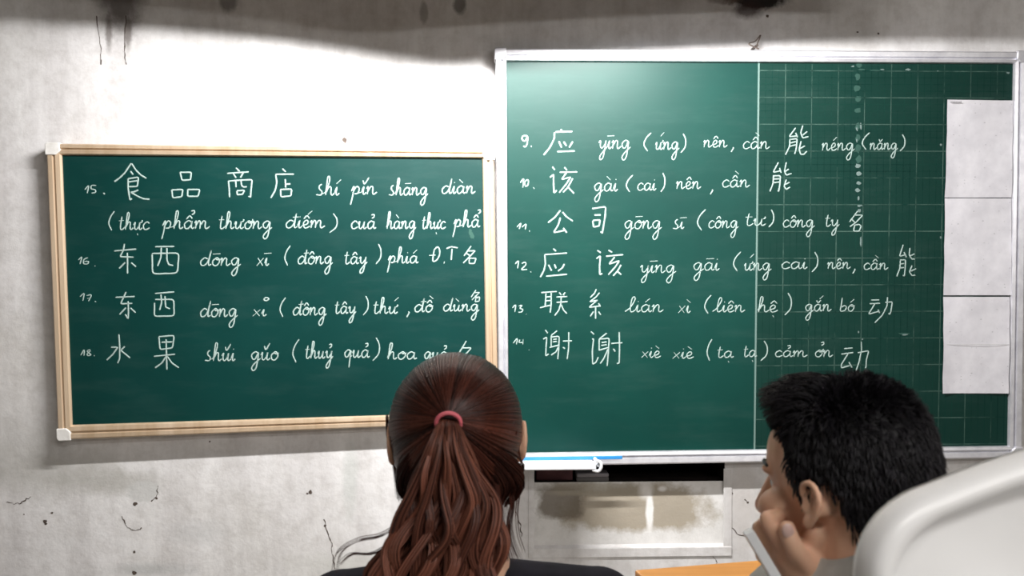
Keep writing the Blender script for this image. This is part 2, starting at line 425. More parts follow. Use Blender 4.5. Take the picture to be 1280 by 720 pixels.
# ------------------------------------------------------------------ the chalk writing
def ribbon(b, B, pts, wpx, n=5, lift=.0011, jit=.12):
    """pts in photo pixels of the board face: one chalk stroke with slight thickness"""
    P = smooth_path([V((x, y, 0)) for x, y in pts], n)
    W = [B.pt(p.x, p.y) for p in P]; vs = []; L = len(W)
    for i, p in enumerate(W):
        t = W[min(i+1, L-1)]-W[max(i-1, 0)]
        if t.length < 1e-7: t = V((1, 0, 0))
        t.normalize(); s = t.cross(B.n); e = .62 if i in (0, L-1) else 1
        k = wpx*.0021/2*e*(1+random.uniform(-jit, jit))
        vs += [p-s*k+B.n*.0002, p-s*k*.5+B.n*lift, p+s*k*.5+B.n*lift, p+s*k+B.n*.0002]
    b.add(vs, [(4*i+j, 4*i+j+1, 4*i+j+5, 4*i+j+4) for i in range(L-1) for j in range(3)])
G = {  # cursive letters: width, strokes; baseline 0, x-height 1
'a': (1.15, [[(.82,.82),(.5,1),(.12,.62),(.2,.08),(.5,.04),(.8,.5),(.86,.98),(.82,.3),(.95,.02),(1.15,.2)]]),
'b': (1.0, [[(.18,2.1),(.12,1),(.05,.15),(.3,-.02),(.72,.2),(.8,.7),(.5,.85),(.2,.6)]]),
'c': (.9, [[(.82,.8),(.5,1),(.12,.6),(.2,.1),(.5,0),(.9,.25)]]),
'd': (1.25, [[(.8,.85),(.45,1),(.05,.55),(.15,.05),(.5,.05),(.85,.6),(1.12,2.0)],[(1.12,2.0),(.92,.5),(.98,.02),(1.25,.2)]]),
'đ': (1.25, [[(.8,.85),(.45,1),(.05,.55),(.15,.05),(.5,.05),(.85,.6),(1.05,1.9)],[(1.05,1.9),(.92,.5),(.98,.02),(1.25,.2)],[(.7,1.4),(1.35,1.45)]]),
'e': (.85, [[(0,.3),(.5,.5),(.6,.85),(.38,1),(.12,.6),(.25,.05),(.5,0),(.85,.25)]]),
'g': (1.15, [[(.85,.85),(.5,1),(.1,.62),(.25,.12),(.55,.15),(.85,.9),(.82,0),(.7,-1.0),(.4,-1.35),(.2,-1.0),(.5,-.45),(1.15,.2)]]),
'h': (1.05, [[(0,.2),(.35,1.3),(.42,2.1),(.22,2.15),(.15,1.2),(.1,0)],[(.12,.3),(.4,.95),(.62,.9),(.65,.2),(.8,0),(1.05,.25)]]),
'i': (.5, [[(0,.3),(.2,.95),(.15,.2),(.28,0),(.5,.25)]]),
'l': (.75, [[(-.3,.05),(.2,.6),(.62,1.7),(.5,2.1),(.3,1.7),(.22,.3),(.4,0),(.75,.3)]]),
'm': (1.6, [[(0,.7),(.15,.95),(.12,0)],[(.12,.3),(.4,.95),(.58,.8),(.58,0)],[(.6,.4),(.88,.95),(1.1,.85),(1.1,.25),(1.25,0),(1.6,.3)]]),
'n': (1.15, [[(0,.7),(.18,.95),(.12,0)],[(.14,.3),(.45,.95),(.68,.85),(.68,.25),(.82,0),(1.15,.3)]]),
'o': (.95, [[(.5,1),(.12,.6),(.2,.08),(.55,0),(.85,.5),(.65,.98),(.42,.95),(.6,.75),(.95,.85)]]),
'p': (1.1, [[(0,.4),(.25,1.0),(.15,-.3),(.0,-1.3)],[(.14,.2),(.5,.95),(.8,.75),(.7,.15),(.35,.05)],[(.7,.15),(1.1,.25)]]),
'q': (1.05, [[(.8,.85),(.45,1),(.08,.6),(.2,.1),(.5,.15),(.82,.9),(.76,-.3),(.72,-1.3)],[(.76,.0),(1.05,.3)]]),
's': (.9, [[(.55,1.3),(.3,1.1),(.3,.75),(.6,.4),(.5,.02),(.0,.05)],[(.5,.05),(.9,.3)]]),
't': (.75, [[(.32,1.7),(.22,.7),(.25,.08),(.45,0),(.75,.3)],[(0,1.15),(.6,1.2)]]),
'u': (1.1, [[(0,.6),(.18,.95),(.15,.25),(.35,0),(.65,.4),(.75,.95),(.7,.2),(.85,0),(1.1,.25)]]),
'x': (.95, [[(.15,.95),(.75,0)],[(.8,.95),(.08,-.02)]]),
'y': (1.1, [[(0,.7),(.2,.95),(.22,.3),(.45,.08),(.8,.6),(.86,.95),(.76,-.3),(.6,-1.1),(.3,-1.3),(.25,-.9),(.6,-.35),(1.1,.3)]]),
}
MK = {'\u0301': [[(-.15,1.35),(.3,1.85)]], '\u0300': [[(-.3,1.85),(.15,1.4)]], '\u0309': [[(-.1,1.8),(.2,1.85),(.22,1.55),(-.02,1.35)]],
      '\u0302': [[(-.3,1.2),(.02,1.6),(.3,1.25)]], '\u0306': [[(-.28,1.6),(-.05,1.25),(.28,1.6)]], '\u030c': [[(-.22,1.75),(-.02,1.3),(.4,2.1)]],
      '\u0304': [[(-.4,1.5),(.45,1.55)]], '\u0323': [[(-.02,-.5),(.08,-.75)]], '\u031b': [[(.3,.9),(.48,1.05),(.45,1.25)]],
      '\u030a': [[(.1,2.2),(-.15,2.4),(.05,2.7),(.35,2.5),(.1,2.2)]]}
def word(B, root, text, x0, x1, by, xh=10, by1=None, wpx=1.75, mat_=None, slant=.12):
    strokes = []; x = 0
    d = unicodedata.normalize('NFD', text); i = 0
    while i < len(d):
        ch = d[i]; i += 1; marks = []
        while i < len(d) and unicodedata.combining(d[i]): marks.append(d[i]); i += 1
        w_, st = G[ch]
        if ch == 'i' and not marks: st = st + [[(.2, 1.4), (.23, 1.52)]]
        for s in st: strokes.append([(x+a, c) for a, c in s])
        hi = 0
        for mk in marks:
            lift = .45 if (hi and mk not in '\u0323\u031b') else 0
            ox = .1 if not lift else .35
            for s in MK[mk]: strokes.append([(x+w_*.45+ox+a-.05, c+lift*.9) for a, c in s])
            if mk in '\u0302\u0306\u031b': hi = 1
        x += w_
    sx = (x1-x0)/x; by1 = by if by1 is None else by1; b = MB()
    for s in strokes:
        pts = [(x0+a*sx+c*slant*xh*.6, by+(by1-by)*(a/x)-c*xh) for a, c in s]
        ribbon(b, B, pts, wpx, 5)
    b.build('chalk_word', mat_ or CHALK, root)
def par(B, root, side, x0, x1, y0, y1, wpx=1.7):
    b = MB(); h = y1-y0
    if side == '(': pts = [(x1, y0), (x0+.3*(x1-x0), y0+.3*h), (x0, y0+.65*h), (x0+.5*(x1-x0), y1)]
    else: pts = [(x0+.5*(x1-x0), y0), (x1, y0+.3*h), (x1-.1*(x1-x0), y0+.7*h), (x0, y1)]
    ribbon(b, B, pts, wpx, 6); b.build('chalk_bracket', CHALK, root)
def glyph(B, root, ox, oy, strokes, wpx=2.1, name='chalk_character', m=None, sharp=True):
    b = MB()
    for s in strokes.split(';'):
        v = [float(q) for q in s.replace(',', ' ').split()]
        pts = [(ox+v[i]/10, oy+v[i+1]/10) for i in range(0, len(v), 2)]
        if sharp:   # hold the corners of a written stroke
            q = [pts[0]]
            for k in range(1, len(pts)):
                a, c = pts[k-1], pts[k]
                for t in (.12, .5, .88): q.append((a[0]+(c[0]-a[0])*t, a[1]+(c[1]-a[1])*t))
                if k == len(pts)-1: q.append(c)
            ribbon(b, B, q, wpx, 2)
        else: ribbon(b, B, pts, wpx, 5)
    b.build(name, m or CHALK, root)
# --- left board
L, R = (LB, lb), (RB, rb)
glyph(*L, 130, 195, '340 90 260 210 200 270 130 320;345 95 400 180 460 240 530 280;330 190 365 235;300 285 300 400 315 500 325 550 350 530;300 285 430 265 415 380 310 385;310 325 415 310;430 425 370 450 335 455 430 510 500 538 570 542')
glyph(*L, 130, 195, '950 205 975 305 1080 298 1090 205 950 205;845 420 860 525 970 510 985 420 845 425;1045 420 1045 505 1175 505 1195 420 1045 420')
glyph(*L, 270, 195, '250 150 295 195;140 218 410 200;215 220 250 275;340 210 305 270;155 310 165 420 168 515;155 315 300 303 450 298 440 400 430 515 405 505;245 310 250 390;310 305 320 370 345 390 385 385;260 440 265 485 330 480 355 430 260 435')
glyph(*L, 270, 195, '830 160 870 200;745 230 975 228;745 235 760 330 740 430 685 525;865 290 870 395;870 355 930 350;805 420 812 512 935 500 945 415 805 420')
glyph(*L, 130, 295, '130 188 405 165;255 100 240 180 200 260 370 266;290 210 293 340 292 470;265 330 190 405;340 335 400 385')
glyph(*L, 130, 295, '640 135 880 132;600 230 608 475 915 465 935 215 600 220;715 145 710 270 670 375;785 150 785 300 810 360 865 370')
glyph(*L, 130, 350, '145 218 385 208;275 150 205 300 355 293;300 265 305 400 300 485 265 430;275 345 195 430;330 350 395 410', 2)
glyph(*L, 130, 350, '640 170 880 150;630 285 630 455 875 450 870 245 640 245;710 180 720 280 695 375;760 200 770 340 825 362', 2)
glyph(*L, 120, 408, '285 100 295 250 295 400 270 460;190 262 270 262 210 350 135 420;360 250 310 300 425 395', 2)
glyph(*L, 120, 408, '785 130 800 290 955 270 975 115 785 130;820 200 955 195;875 160 880 350 885 540;725 375 990 350;880 370 820 460 740 518;890 375 950 460 1035 518', 2)
glyph(*L, 520, 295, '230 160 210 310 260 300 295 230 290 160 265 140 230 170;165 245 245 240;355 320 350 345', 1.9, 'chalk_letter', sharp=False)
glyph(*L, 520, 295, '380 160 440 135 520 150;450 160 440 300', 1.9, 'chalk_letter')
glyph(*L, 520, 295, '690 125 600 250;655 190 740 185 690 240 590 340;625 215 680 250;665 270 665 345 730 345 750 280 670 280', 1.8)
glyph(*L, 520, 355, '750 75 690 165;735 110 795 105 700 200;735 150 770 180;750 170 740 225 790 215 795 165 755 165', 1.5)
glyph(*L, 520, 405, '630 210 590 280 540 360;580 300 690 300 640 360 560 430;600 420 600 480 660 480 670 425 600 425', 1.8)
N = dict(name='chalk_number', sharp=False)
glyph(*L, 100, 230, '60 70 105 25 90 115;205 20 145 20 140 60 190 75 190 105 145 115;290 115 305 120 300 130', 1.6, **N)
glyph(*L, 90, 317, '80 80 120 45 100 130;200 50 150 75 145 125 190 130 205 100 155 100;285 150 290 160', 1.6, **N)
glyph(*L, 90, 360, '100 110 150 70 135 160;185 95 240 90 205 165;190 130 240 125;285 165 300 175', 1.5, **N)
glyph(*L, 90, 425, '110 190 150 125 150 195;230 120 190 140 235 185 200 195 190 175 235 130;275 190 280 200', 1.5, **N)
for a in (('shí', 395, 424, 244, 10.5), ('pǐn', 439, 471, 243, 10), ('shāng', 486, 535, 244, 9.5), ('diàn', 552, 594, 242, 9.5),
          ('thực', 148, 187, 287, 9.5), ('phẩm', 203, 262, 286, 10), ('thương', 273, 340, 286, 9.5), ('điếm', 357, 406, 285, 9.5), ('cuả', 438, 470, 286, 9.5),
          ('hàng', 483, 520, 286, 9.5), ('thực', 527, 557, 286, 9), ('phẩ', 567, 600, 284, 9.5),
          ('dōng', 250, 301, 332, 9.5), ('xī', 320, 336, 332, 10), ('đông', 372, 416, 330, 9.5), ('tây', 430, 459, 330, 9), ('phiá', 485, 523, 329, 9),
          ('dōng', 250, 297, 396, 10), ('xi̊', 315, 333, 395, 8.5), ('đông', 366, 408, 394, 9.5), ('tây', 418, 445, 392, 9), ('thứ', 466, 497, 392, 9), ('đồ', 518, 541, 390, 9),
          ('dùng', 554, 599, 389, 8.5), ('shǔi', 256, 294, 451, 10), ('gǔo', 313, 348, 450, 10), ('thuỷ', 381, 416, 448, 9.5), ('quả', 430, 462, 447, 9.5), ('hoa', 484, 521, 449, 9), ('quả', 530, 560, 449, 9)):
    word(*L, *a)
for a in (('(', 136, 143, 264, 288), (')', 412, 421, 267, 291), ('(', 356, 363, 307, 332), (')', 470, 476, 305, 330), ('(', 350, 357, 372, 396), (')', 454, 460, 370, 394), ('(', 366, 374, 424, 453), (')', 466, 474, 422, 451)):
    par(*L, *a)
glyph(*L, 500, 380, '105 95 115 110 85 165', 1.7, 'chalk_comma')
# --- right board
glyph(*R, 640, 150, '195 200 140 200 125 240 160 265 195 210 190 290 170 335 140 325;240 320 242 340', 2, **N)
glyph(*R, 640, 150, '610 115 622 140;540 150 755 145;530 155 530 230 470 350 395 440;585 265 620 345;645 270 680 325;760 270 715 345;565 397 785 388', 2.3)
glyph(*R, 640, 190, '105 385 145 335 135 445;190 345 160 380 170 430 200 410 205 360 190 345;265 440 280 460', 1.7, **N)
glyph(*R, 640, 190, '505 185 535 225;475 320 520 280 520 400 525 515 560 480;655 190 685 230;595 255 815 250;680 260 620 345 735 315 680 400 590 510;760 330 700 440 640 505;705 445 775 520', 2.1)
glyph(*R, 660, 245, '405 180 340 265 250 335;430 200 480 260 560 315;405 270 380 360 320 460 465 430;440 400 485 460', 2.2)
glyph(*R, 660, 245, '800 160 970 135 965 250 940 400 930 465 905 445;830 240 910 238;810 310 820 390 890 375 900 300 810 308', 2.2)
glyph(*R, 640, 270, '60 140 110 95 90 165;125 140 175 105 165 170;215 180 222 195', 1.7, **N)
glyph(*R, 660, 300, '315 110 350 140;205 185 490 165;210 190 218 300 200 380 155 465;255 310 295 385;330 305 350 355;455 300 430 350 375 390;225 455 490 430', 2.2)
glyph(*R, 660, 300, '865 130 910 160;855 235 905 200 895 330 898 435 930 420;1005 130 1050 155;975 205 1190 185;1085 215 1010 305 1145 260 1090 340 1005 435;1165 310 1120 390 1065 450;1120 395 1165 435', 2.2)
glyph(*R, 640, 320, '40 100 80 65 70 155;120 95 165 80 170 115 120 170 190 170;230 195 240 205', 1.7, **N)
glyph(*R, 660, 350, '165 160 360 145;225 165 215 330;290 160 290 300 278 410;225 215 285 210;225 262 285 258;150 348 290 315;390 155 415 190;465 155 440 190;355 215 490 208;355 282 495 272;415 210 412 290 385 380 335 445;415 310 445 380 485 420', 1.9)
glyph(*R, 660, 350, '855 115 830 170 780 220;895 160 850 215 770 275 865 255;870 250 760 345 905 325;880 290 905 335;845 340 845 485;820 395 780 455;880 395 908 435', 1.9)
glyph(*R, 636, 372, '45 130 85 95 75 180;125 105 165 100 140 135 175 150 160 180 120 185;215 205 222 210', 1.6, **N)
glyph(*R, 660, 400, '215 125 245 165;190 240 235 215 225 350 222 450 260 425;365 135 290 195 290 330;290 215 390 205 385 350 372 490;315 245 360 240;310 275 360 270;270 345 385 315;385 330 350 400 290 440;435 265 550 262;510 150 508 350 490 490;435 340 460 360', 1.8)
glyph(*R, 660, 400, '785 145 825 180;800 240 820 240 805 380 808 555 850 530 880 465;985 165 890 240 890 380;895 240 1015 230 1005 400 990 575;920 285 985 275;915 320 985 310;885 380 1005 345;1000 365 950 480 905 545;1040 295 1180 285;1140 150 1145 350 1140 540 1110 545;1065 360 1090 395', 1.9)
glyph(*R, 636, 415, '55 140 105 85 95 155;140 95 130 130 180 130;180 90 175 155;250 220 255 228', 1.6, **N)
glyph(*R, 940, 150, '545 100 465 210 565 200;545 160 570 215;465 245 565 235 555 350 535 425;475 240 470 330 420 435;475 290 550 270;470 330 550 310;635 70 610 160 635 225 705 210;690 145 635 190;615 265 590 370 610 430 650 430 685 390;660 325 600 360', 1.9)
glyph(*R, 940, 190, '330 130 265 255 365 235;345 200 365 262;260 300 355 298 350 400 335 490 320 485;270 300 265 390 225 495;275 340 345 335;275 385 345 375;430 130 405 240 430 290 495 270;460 215 415 245;430 345 400 430 430 468 475 440;470 380 410 410', 1.9)
glyph(*R, 1030, 245, '420 190 320 325;375 240 485 240 400 330 325 385;345 290 385 330;385 360 370 440 440 440 465 380 440 355 385 365', 1.8)
glyph(*R, 1060, 295, '690 110 645 255 725 235;700 200 730 265;650 300 720 300 715 400 705 500 685 490;655 305 650 400 610 505;655 350 700 345;655 400 700 395;775 150 765 240 800 290 835 290;830 225 775 250;800 370 770 450 800 495 840 490;850 410 785 440', 1.7)
glyph(*R, 1030, 350, '590 252 690 250;570 297 700 292;635 300 555 430 690 390;675 370 695 412;795 215 790 320 730 440 635 535;765 280 855 275 835 400 820 430 805 415', 1.7)
glyph(*R, 1000, 405, '550 310 655 300;515 378 665 358;600 375 515 510 520 550 620 520;610 475 650 545;765 220 770 320 740 470 700 590;720 360 860 335 830 450 825 545 810 545', 1.7)
for a in (('yīng', 748, 788, 186, 10.5), ('ứng', 819, 849, 187, 9.5), ('nên', 879, 909, 184, 8.5), ('cần', 928, 962, 186, 9), ('néng', 1027, 1068, 188, 9), ('năng', 1087, 1122, 187, 8),
          ('gài', 742, 772, 239, 10), ('cai', 796, 820, 238, 9), ('nên', 845, 876, 236, 9), ('cần', 902, 937, 234, 9),
          ('gōng', 780, 827, 286, 10), ('sī', 841, 855, 286, 9), ('công', 885, 923, 285, 9), ('tư', 931, 957, 282, 9), ('công', 978, 1018, 284, 9), ('ty', 1031, 1049, 283, 8.5),
          ('yīng', 800, 845, 341, 9.5), ('gāi', 866, 899, 338, 9.5), ('ứng', 930, 964, 338, 9), ('cai', 976, 1009, 336, 8.5), ('nên', 1034, 1063, 336, 8), ('cần', 1079, 1110, 337, 8),
          ('lián', 785, 829, 390, 9), ('xì', 847, 863, 391, 9), ('liên', 894, 931, 390, 8.5), ('hệ', 947, 972, 390, 8.5), ('gắn', 1006, 1039, 389, 8.5), ('bó', 1050, 1068, 389, 8),
          ('xiè', 801, 826, 447, 8), ('xiè', 840, 867, 448, 8), ('tạ', 896, 917, 447, 8), ('tạ', 929, 946, 446, 8), ('cảm', 968, 1009, 446, 7.5), ('ởn', 1018, 1041, 446, 8)):
    word(*R, *a, wpx=1.5)
for a in (('(', 805, 814, 166, 189), (')', 851, 857, 167, 191), ('(', 1078, 1087, 166, 187), (')', 1125, 1131, 168, 189), ('(', 783, 791, 219, 240), (')', 826, 831, 216, 240),
          ('(', 872, 882, 262, 288), (')', 961, 967, 262, 284), ('(', 917, 926, 315, 339), (')', 1015, 1022, 315, 340), ('(', 881, 889, 369, 392), (')', 981, 989, 366, 394), ('(', 884, 890, 424, 451), (')', 951, 959, 426, 451)):
    par(*R, *a)
for x, y in ((916, 184), (890, 237), (1068, 336)):
    glyph(*R, x, y, '0 0 10 10 -20 60', 1.6, 'chalk_comma')
# smudges: the wiped vertical row of chalk marks and loose flecks
def smudge(B, root, x, y, rx, ry, m=CHALK_F):
    b = MB(); n = 9
    b.add([B.pt(x, y, .0007)]+[B.pt(x+math.cos(i*6.283/n)*rx*random.uniform(.55, 1.1), y+math.sin(i*6.283/n)*ry*random.uniform(.55, 1.1), .0005) for i in range(n)],
          [(0, i+1, (i+1) % n+1) for i in range(n)]); b.build('chalk_smudge', m, root)
SM = mat('wiped_chalk', (.035, .085, .07), .95, .05)
for y in (80, 96, 110, 124, 138): smudge(*R, 1072+random.uniform(-2, 2), y, 4.5, 5, SM)
for y in (158, 172, 186, 200): smudge(*R, 1073+random.uniform(-1, 1), y, 4, 6, SM)
for x, y, rx, ry in ((1071, 160, 1.3, 6), (1076, 158, 1.2, 5), (1071, 175, 1, 4), (1072, 207, 4, 3), (1073, 217, 4, 3.5), (1073, 229, 3.5, 3), (1072, 238, 3.5, 3), (1073, 248, 1.5, 3),
                     (1074, 257, 4, 1.6), (1074, 263, 3, 2.5), (1076, 302, 1.8, 6.5), (1066, 83, 2.5, 1.2), (1078, 87, 6, 1.3), (1095, 88, 9, .9), (1103, 87, 3, 1), (1135, 87, 4, 1.5), (1172, 89, 1.5, 1),
                     (1260, 91, 3, 1.4), (1130, 417, 9, 1.2), (1131, 418, 4, 1.8), (1073, 415, 1.4, 1.4), (1078, 424, 1.2, 1.2), (1176, 181, 1.6, 1.8), (1176, 297, 1.8, 2)):
    smudge(*R, x, y, rx, ry, CHALK_F if rx < 5 else SM)
for x, y in ((590, 295), (588, 290)): smudge(*L, x, y, 3, 5, SM)
# ------------------------------------------------------------------ paper sheets on the right board
PAPER = mat('dot_printed_paper', (.74, .74, .77), .8, .2)
def _paper():
    m = PAPER; v = texco(m)
    c = ramp(m, ntex(m, v, 14, 5, .6), [(.35, (.58, .57, .61)), (.65, (.70, .69, .73))])
    mp = texco(m, (62, 1, 105)); vo = nd(m, 'ShaderNodeTexVoronoi'); vo.inputs['Scale'].default_value = 1; vo.inputs['Randomness'].default_value = .35
    ln(m, mp, vo.inputs['Vector']); n = ntex(m, texco(m, (45, 1, 16)), 1, 4, .7)
    f = math_(m, 'MULTIPLY', math_(m, 'LESS_THAN', vo.outputs['Distance'], .17), math_(m, 'GREATER_THAN', n, .55))
    c = mix(m, math_(m, 'MULTIPLY', f, .5), c, (.22, .22, .24))
    base(m, c)
_paper()
STAIN = mat('yellowed_edge', (.52, .50, .40), .9, .1); INK = mat('faded_ink', (.25, .24, .25), .9, .1)
def sheet(q, label, fold=None):
    root = empty('paper_sheet', (RB.pt(*q[0])+RB.pt(*q[2]))/2, label, 'paper', group='papers taped to the right board')
    n = 6; vs = []; b = MB()
    for j in range(n+1):
        for i in range(n+1):
            u, v = i/n, j/n
            x = (q[0][0]*(1-u)+q[1][0]*u)*(1-v)+(q[3][0]*(1-u)+q[2][0]*u)*v
            y = (q[0][1]*(1-u)+q[1][1]*u)*(1-v)+(q[3][1]*(1-u)+q[2][1]*u)*v
            h = .004+.0015*math.sin(5*u+3*v)+(.004 if i in (0, n) else 0)*abs(math.sin(7*v+q[0][1]))
            if fold and j == n//2: h += .0025
            vs.append(RB.pt(x, y, h))
    vs += [p - RB.n*.0008 for p in vs]; o = (n+1)**2
    fs = [(j*(n+1)+i, (j+1)*(n+1)+i, (j+1)*(n+1)+i+1, j*(n+1)+i+1) for j in range(n) for i in range(n)]
    fs += [tuple(o+k for k in f[::-1]) for f in fs]
    b.add(vs, fs); b.build('sheet', PAPER, root, smooth=True, fix=False)
    return root
s1 = sheet([(1183, 125), (1265, 126), (1263, 247), (1180, 247)], 'top of three white paper sheets taped at the right end of the larger board')
s2 = sheet([(1180, 248), (1263, 248), (1262, 369), (1178, 369)], 'middle of three white paper sheets taped at the right end of the larger board')
s3 = sheet([(1178, 371), (1261, 371), (1259, 491.5), (1177, 491.5)], 'lowest of three white paper sheets, creased across its middle, on the larger board', True)
b = MB()
for i in range(7): line_strip(b, RB, 1186+i*2, 128.5, 1187.3+i*2, 128.5, 1.6, .0112, 1)
b.build('printed_heading', INK, s1)
b = MB(); line_strip(b, RB, 1179, 430.5, 1260, 430.5, .6, .0095, 6); b.build('crease', mat('crease_grey', (.5, .5, .5), .9), s3)

# ------------------------------------------------------------------ chalk tray, ruler, things in the slot
PLW = vary(mat('white_plastic', (.82, .84, .88), .35), (.78, .80, .84), (.86, .88, .9), (10, 10, 10))
BLUE = vary(mat('blue_plastic', (.02, .22, .6), .3), (.02, .2, .55), (.04, .3, .7), (10, 10, 10))
b = MB(); Yt = -.16
def tp(px, py, Y=Yt): return at(px, py, Y)
a, c = tp(612, 584), tp(745, 580)
root = empty('chalk_tray', a, 'white plastic chalk tray under the left end of the larger board', 'tray')
y0, y1 = -.16, RB.outer[3].y-.002
b.box((a.x, y0, a.z-.008), (c.x, y1, a.z)); b.build('tray_floor', PLW, root, bevel=.002)
b = MB(); b.box((a.x, y0-.006, a.z-.009), (c.x, y0, a.z+.016)); b.build('front_lip', PLW, root, bevel=.003)
b = MB(); b.tube(smooth_path([V((c.x-.002, y0, a.z+.017)), V((c.x+.012, y0-.004, a.z+.012)), V((c.x+.014, y0-.004, a.z-.002)), V((c.x+.006, y0-.002, a.z-.013)), V((c.x-.01, y0, a.z-.01))]), .0045, 8)
b.tube([V((c.x+.008, y0, a.z+.003)), V((c.x+.008, y1, a.z+.003))], .006, 8); b.build('rounded_end', PLW, root, smooth=True)
b = MB(); p, q = at(640, 573.5, -.077), at(778, 571.5, -.075); t = (q-p).normalized(); s = V((0, 0, .006))
b.prism([p-s, q-s, q+s*.6, p+s*.6], V((0, 1, 0)), .006)
tag(b.build('ruler', BLUE, bevel=.001), 'long blue plastic strip lying along the bottom frame of the larger board', 'ruler')
def slot_box(name, px0, px1, pz0, pz1, Y, d, m, label, cat, tilt=0):
    a, c = at(px0, pz0, Y), at(px1, pz1, Y); b = MB(); z0 = HZ0+.0005
    b.box((a.x, Y, z0), (c.x, Y+d, z0+(c.z-a.z))); return tag(b.build(name, m, bevel=.004), label, cat)
ERB = vary(mat('reddish_box', (.10, .04, .045), .8), (.07, .025, .03), (.13, .05, .055), (20, 20, 20))
e = slot_box('wooden_block', 670, 716, 605, 590, .03, .07, ERB, 'dark reddish block lying in the slot under the larger board', 'block')
e = empty('board_eraser', at(740, 600, .03), 'grey board eraser beside the reddish block in the slot', 'eraser')
z0 = HZ0; p0, p1 = at(720, 600, .03).x, at(760, 600, .03).x
b = MB(); b.box((p0, .012, z0+.0005), (p1, .062, z0+.014)); b.build('felt', mat('grey_felt', (.09, .085, .085), .95), e, bevel=.003)
b = MB(); b.box((p0, .010, z0+.014), (p1, .064, z0+.026)); b.build('grip', mat('eraser_grip', (.16, .15, .16), .6), e, bevel=.004)

# ------------------------------------------------------------------ the lamp over the boards (above the frame)
LM = mat('enamel_white', (.8, .8, .78), .4); LMK = mat('shadow_sheet_board', (.3, .27, .23), .9)
root = empty('tube_lamp', LAMP+V((0, 0, .5)), 'fluorescent tube lamp above the boards with an added sheet shaping its shadow on the wall', 'lamp')
b = MB(); b.box((LAMP.x-.62, LAMP.y-.03, LAMP.z+.03), (LAMP.x+.62, LAMP.y+.03, LAMP.z+.075)); b.build('batten', LM, root, bevel=.006)
TUBE = mat('lit_tube', (1, 1, 1), .5); TUBE.node_tree.nodes['Principled BSDF'].inputs['Emission Color'].default_value = (1, .98, .95, 1); TUBE.node_tree.nodes['Principled BSDF'].inputs['Emission Strength'].default_value = 6
b = MB(); b.tube([LAMP+V((-.585, .0, .005)), LAMP+V((.585, .0, .005))], .013, 12); b.build('tube', TUBE, root)
for sx in (-.6, .6):
    b = MB(); b.box((LAMP.x+sx-.012, LAMP.y-.02, LAMP.z-.018), (LAMP.x+sx+.012, LAMP.y+.02, LAMP.z+.03)); b.build('tube_holder', LM, root)
for sx in (-.4, .4):
    b = MB(); b.tube([V((LAMP.x+sx, LAMP.y, LAMP.z+.07)), V((LAMP.x+sx, LAMP.y, ZT))], .004, 8); b.build('hanging_wire', NAIL, root)
# unseen sheet added by the tube, lower edge shaped for the bowed wall shadow
SH_A = .385
def shade_edge(x):
    s = 1-SH_A/abs(LAMP.y)
    # wall height of the shadow edge wanted at wall x, scaled towards the lamp
    xx = LAMP.x+(x-LAMP.x)/(SH_A/abs(LAMP.y))
    return xx
ctrl = [(-200, 22), (0, 34), (150, 50), (300, 72), (450, 96), (560, 98), (640, 88), (720, 83), (800, 77), (880, 72), (960, 67), (1100, 60), (1300, 50)]
EDGE_UP = .0
b = MB(); n = 40; vs = []
def edge_z(x):   # piecewise through the control pixels, on the wall
    P = [at(u, v) for u, v in ctrl]
    if x <= P[0].x: return P[0].z
    for i in range(len(P)-1):
        if x <= P[i+1].x:
            t = (x-P[i].x)/(P[i+1].x-P[i].x); t = t*t*(3-2*t) if False else t
            return P[i].z*(1-t)+P[i+1].z*t
    return P[-1].z
K = SH_A/abs(LAMP.y)
for i in range(n+1):
    x = LAMP.x-1.1+2.2*i/n
    ze = LAMP.z-.016+(edge_z(LAMP.x+(x-LAMP.x)/K)-LAMP.z+.016)*K
    vs += [V((x, LAMP.y+SH_A, ze)), V((x, LAMP.y+SH_A-.01, LAMP.z+.12)), V((x, LAMP.y-.06, LAMP.z+.16))]
vs2 = [p+V((0, .004, .002)) for p in vs]
m3 = len(vs); fs = []
for i in range(n):
    for j in (0, 1): fs += [(3*i+j, 3*i+j+1, 3*i+j+4, 3*i+j+3), (m3+3*i+j+3, m3+3*i+j+4, m3+3*i+j+1, m3+3*i+j)]
    fs.append((3*i, 3*i+3, m3+3*i+3, m3+3*i))
b.add(vs+vs2, fs); b.build('shadow_sheet', LMK, root)
root = empty('ceiling_lamp', (.7, -3.5, 2.66), 'tube lamp hanging from the ceiling behind the viewer', 'lamp')
b = MB(); b.box((.08, -3.55, 2.635), (1.32, -3.45, 2.68)); b.build('batten', LM, root)
b = MB(); b.tube([V((.11, -3.5, 2.618)), V((1.29, -3.5, 2.618))], .012, 10); b.build('tube', TUBE, root)
for sx in (.3, 1.1):
    b = MB(); b.tube([V((sx, -3.5, 2.675)), V((sx, -3.5, ZT))], .004, 8); b.build('hanging_wire', NAIL, root)
root = empty('fill_lamp', (1.95, -3.46, 0), 'added fill lamp on an upright stand behind the viewer on the right', 'lamp')  # body modelled for the added fill light
dl = V((.74, .67, 0)); c = V((1.93, -3.44, 1.97))
b = MB(); b.tube([c-dl*.46, c+dl*.46], .03, 10); b.build('batten', LM, root)
b = MB(); b.tube([V((c.x+.02, c.y-.02, 0)), V((c.x+.02, c.y-.02, c.z))], .015, 10); b.build('stand_pole', NAIL, root)
b = MB(); b.tube([V((c.x+.02, c.y-.02, 0)), V((c.x+.02, c.y-.02, .03))], .16, 24); b.build('base', NAIL, root)

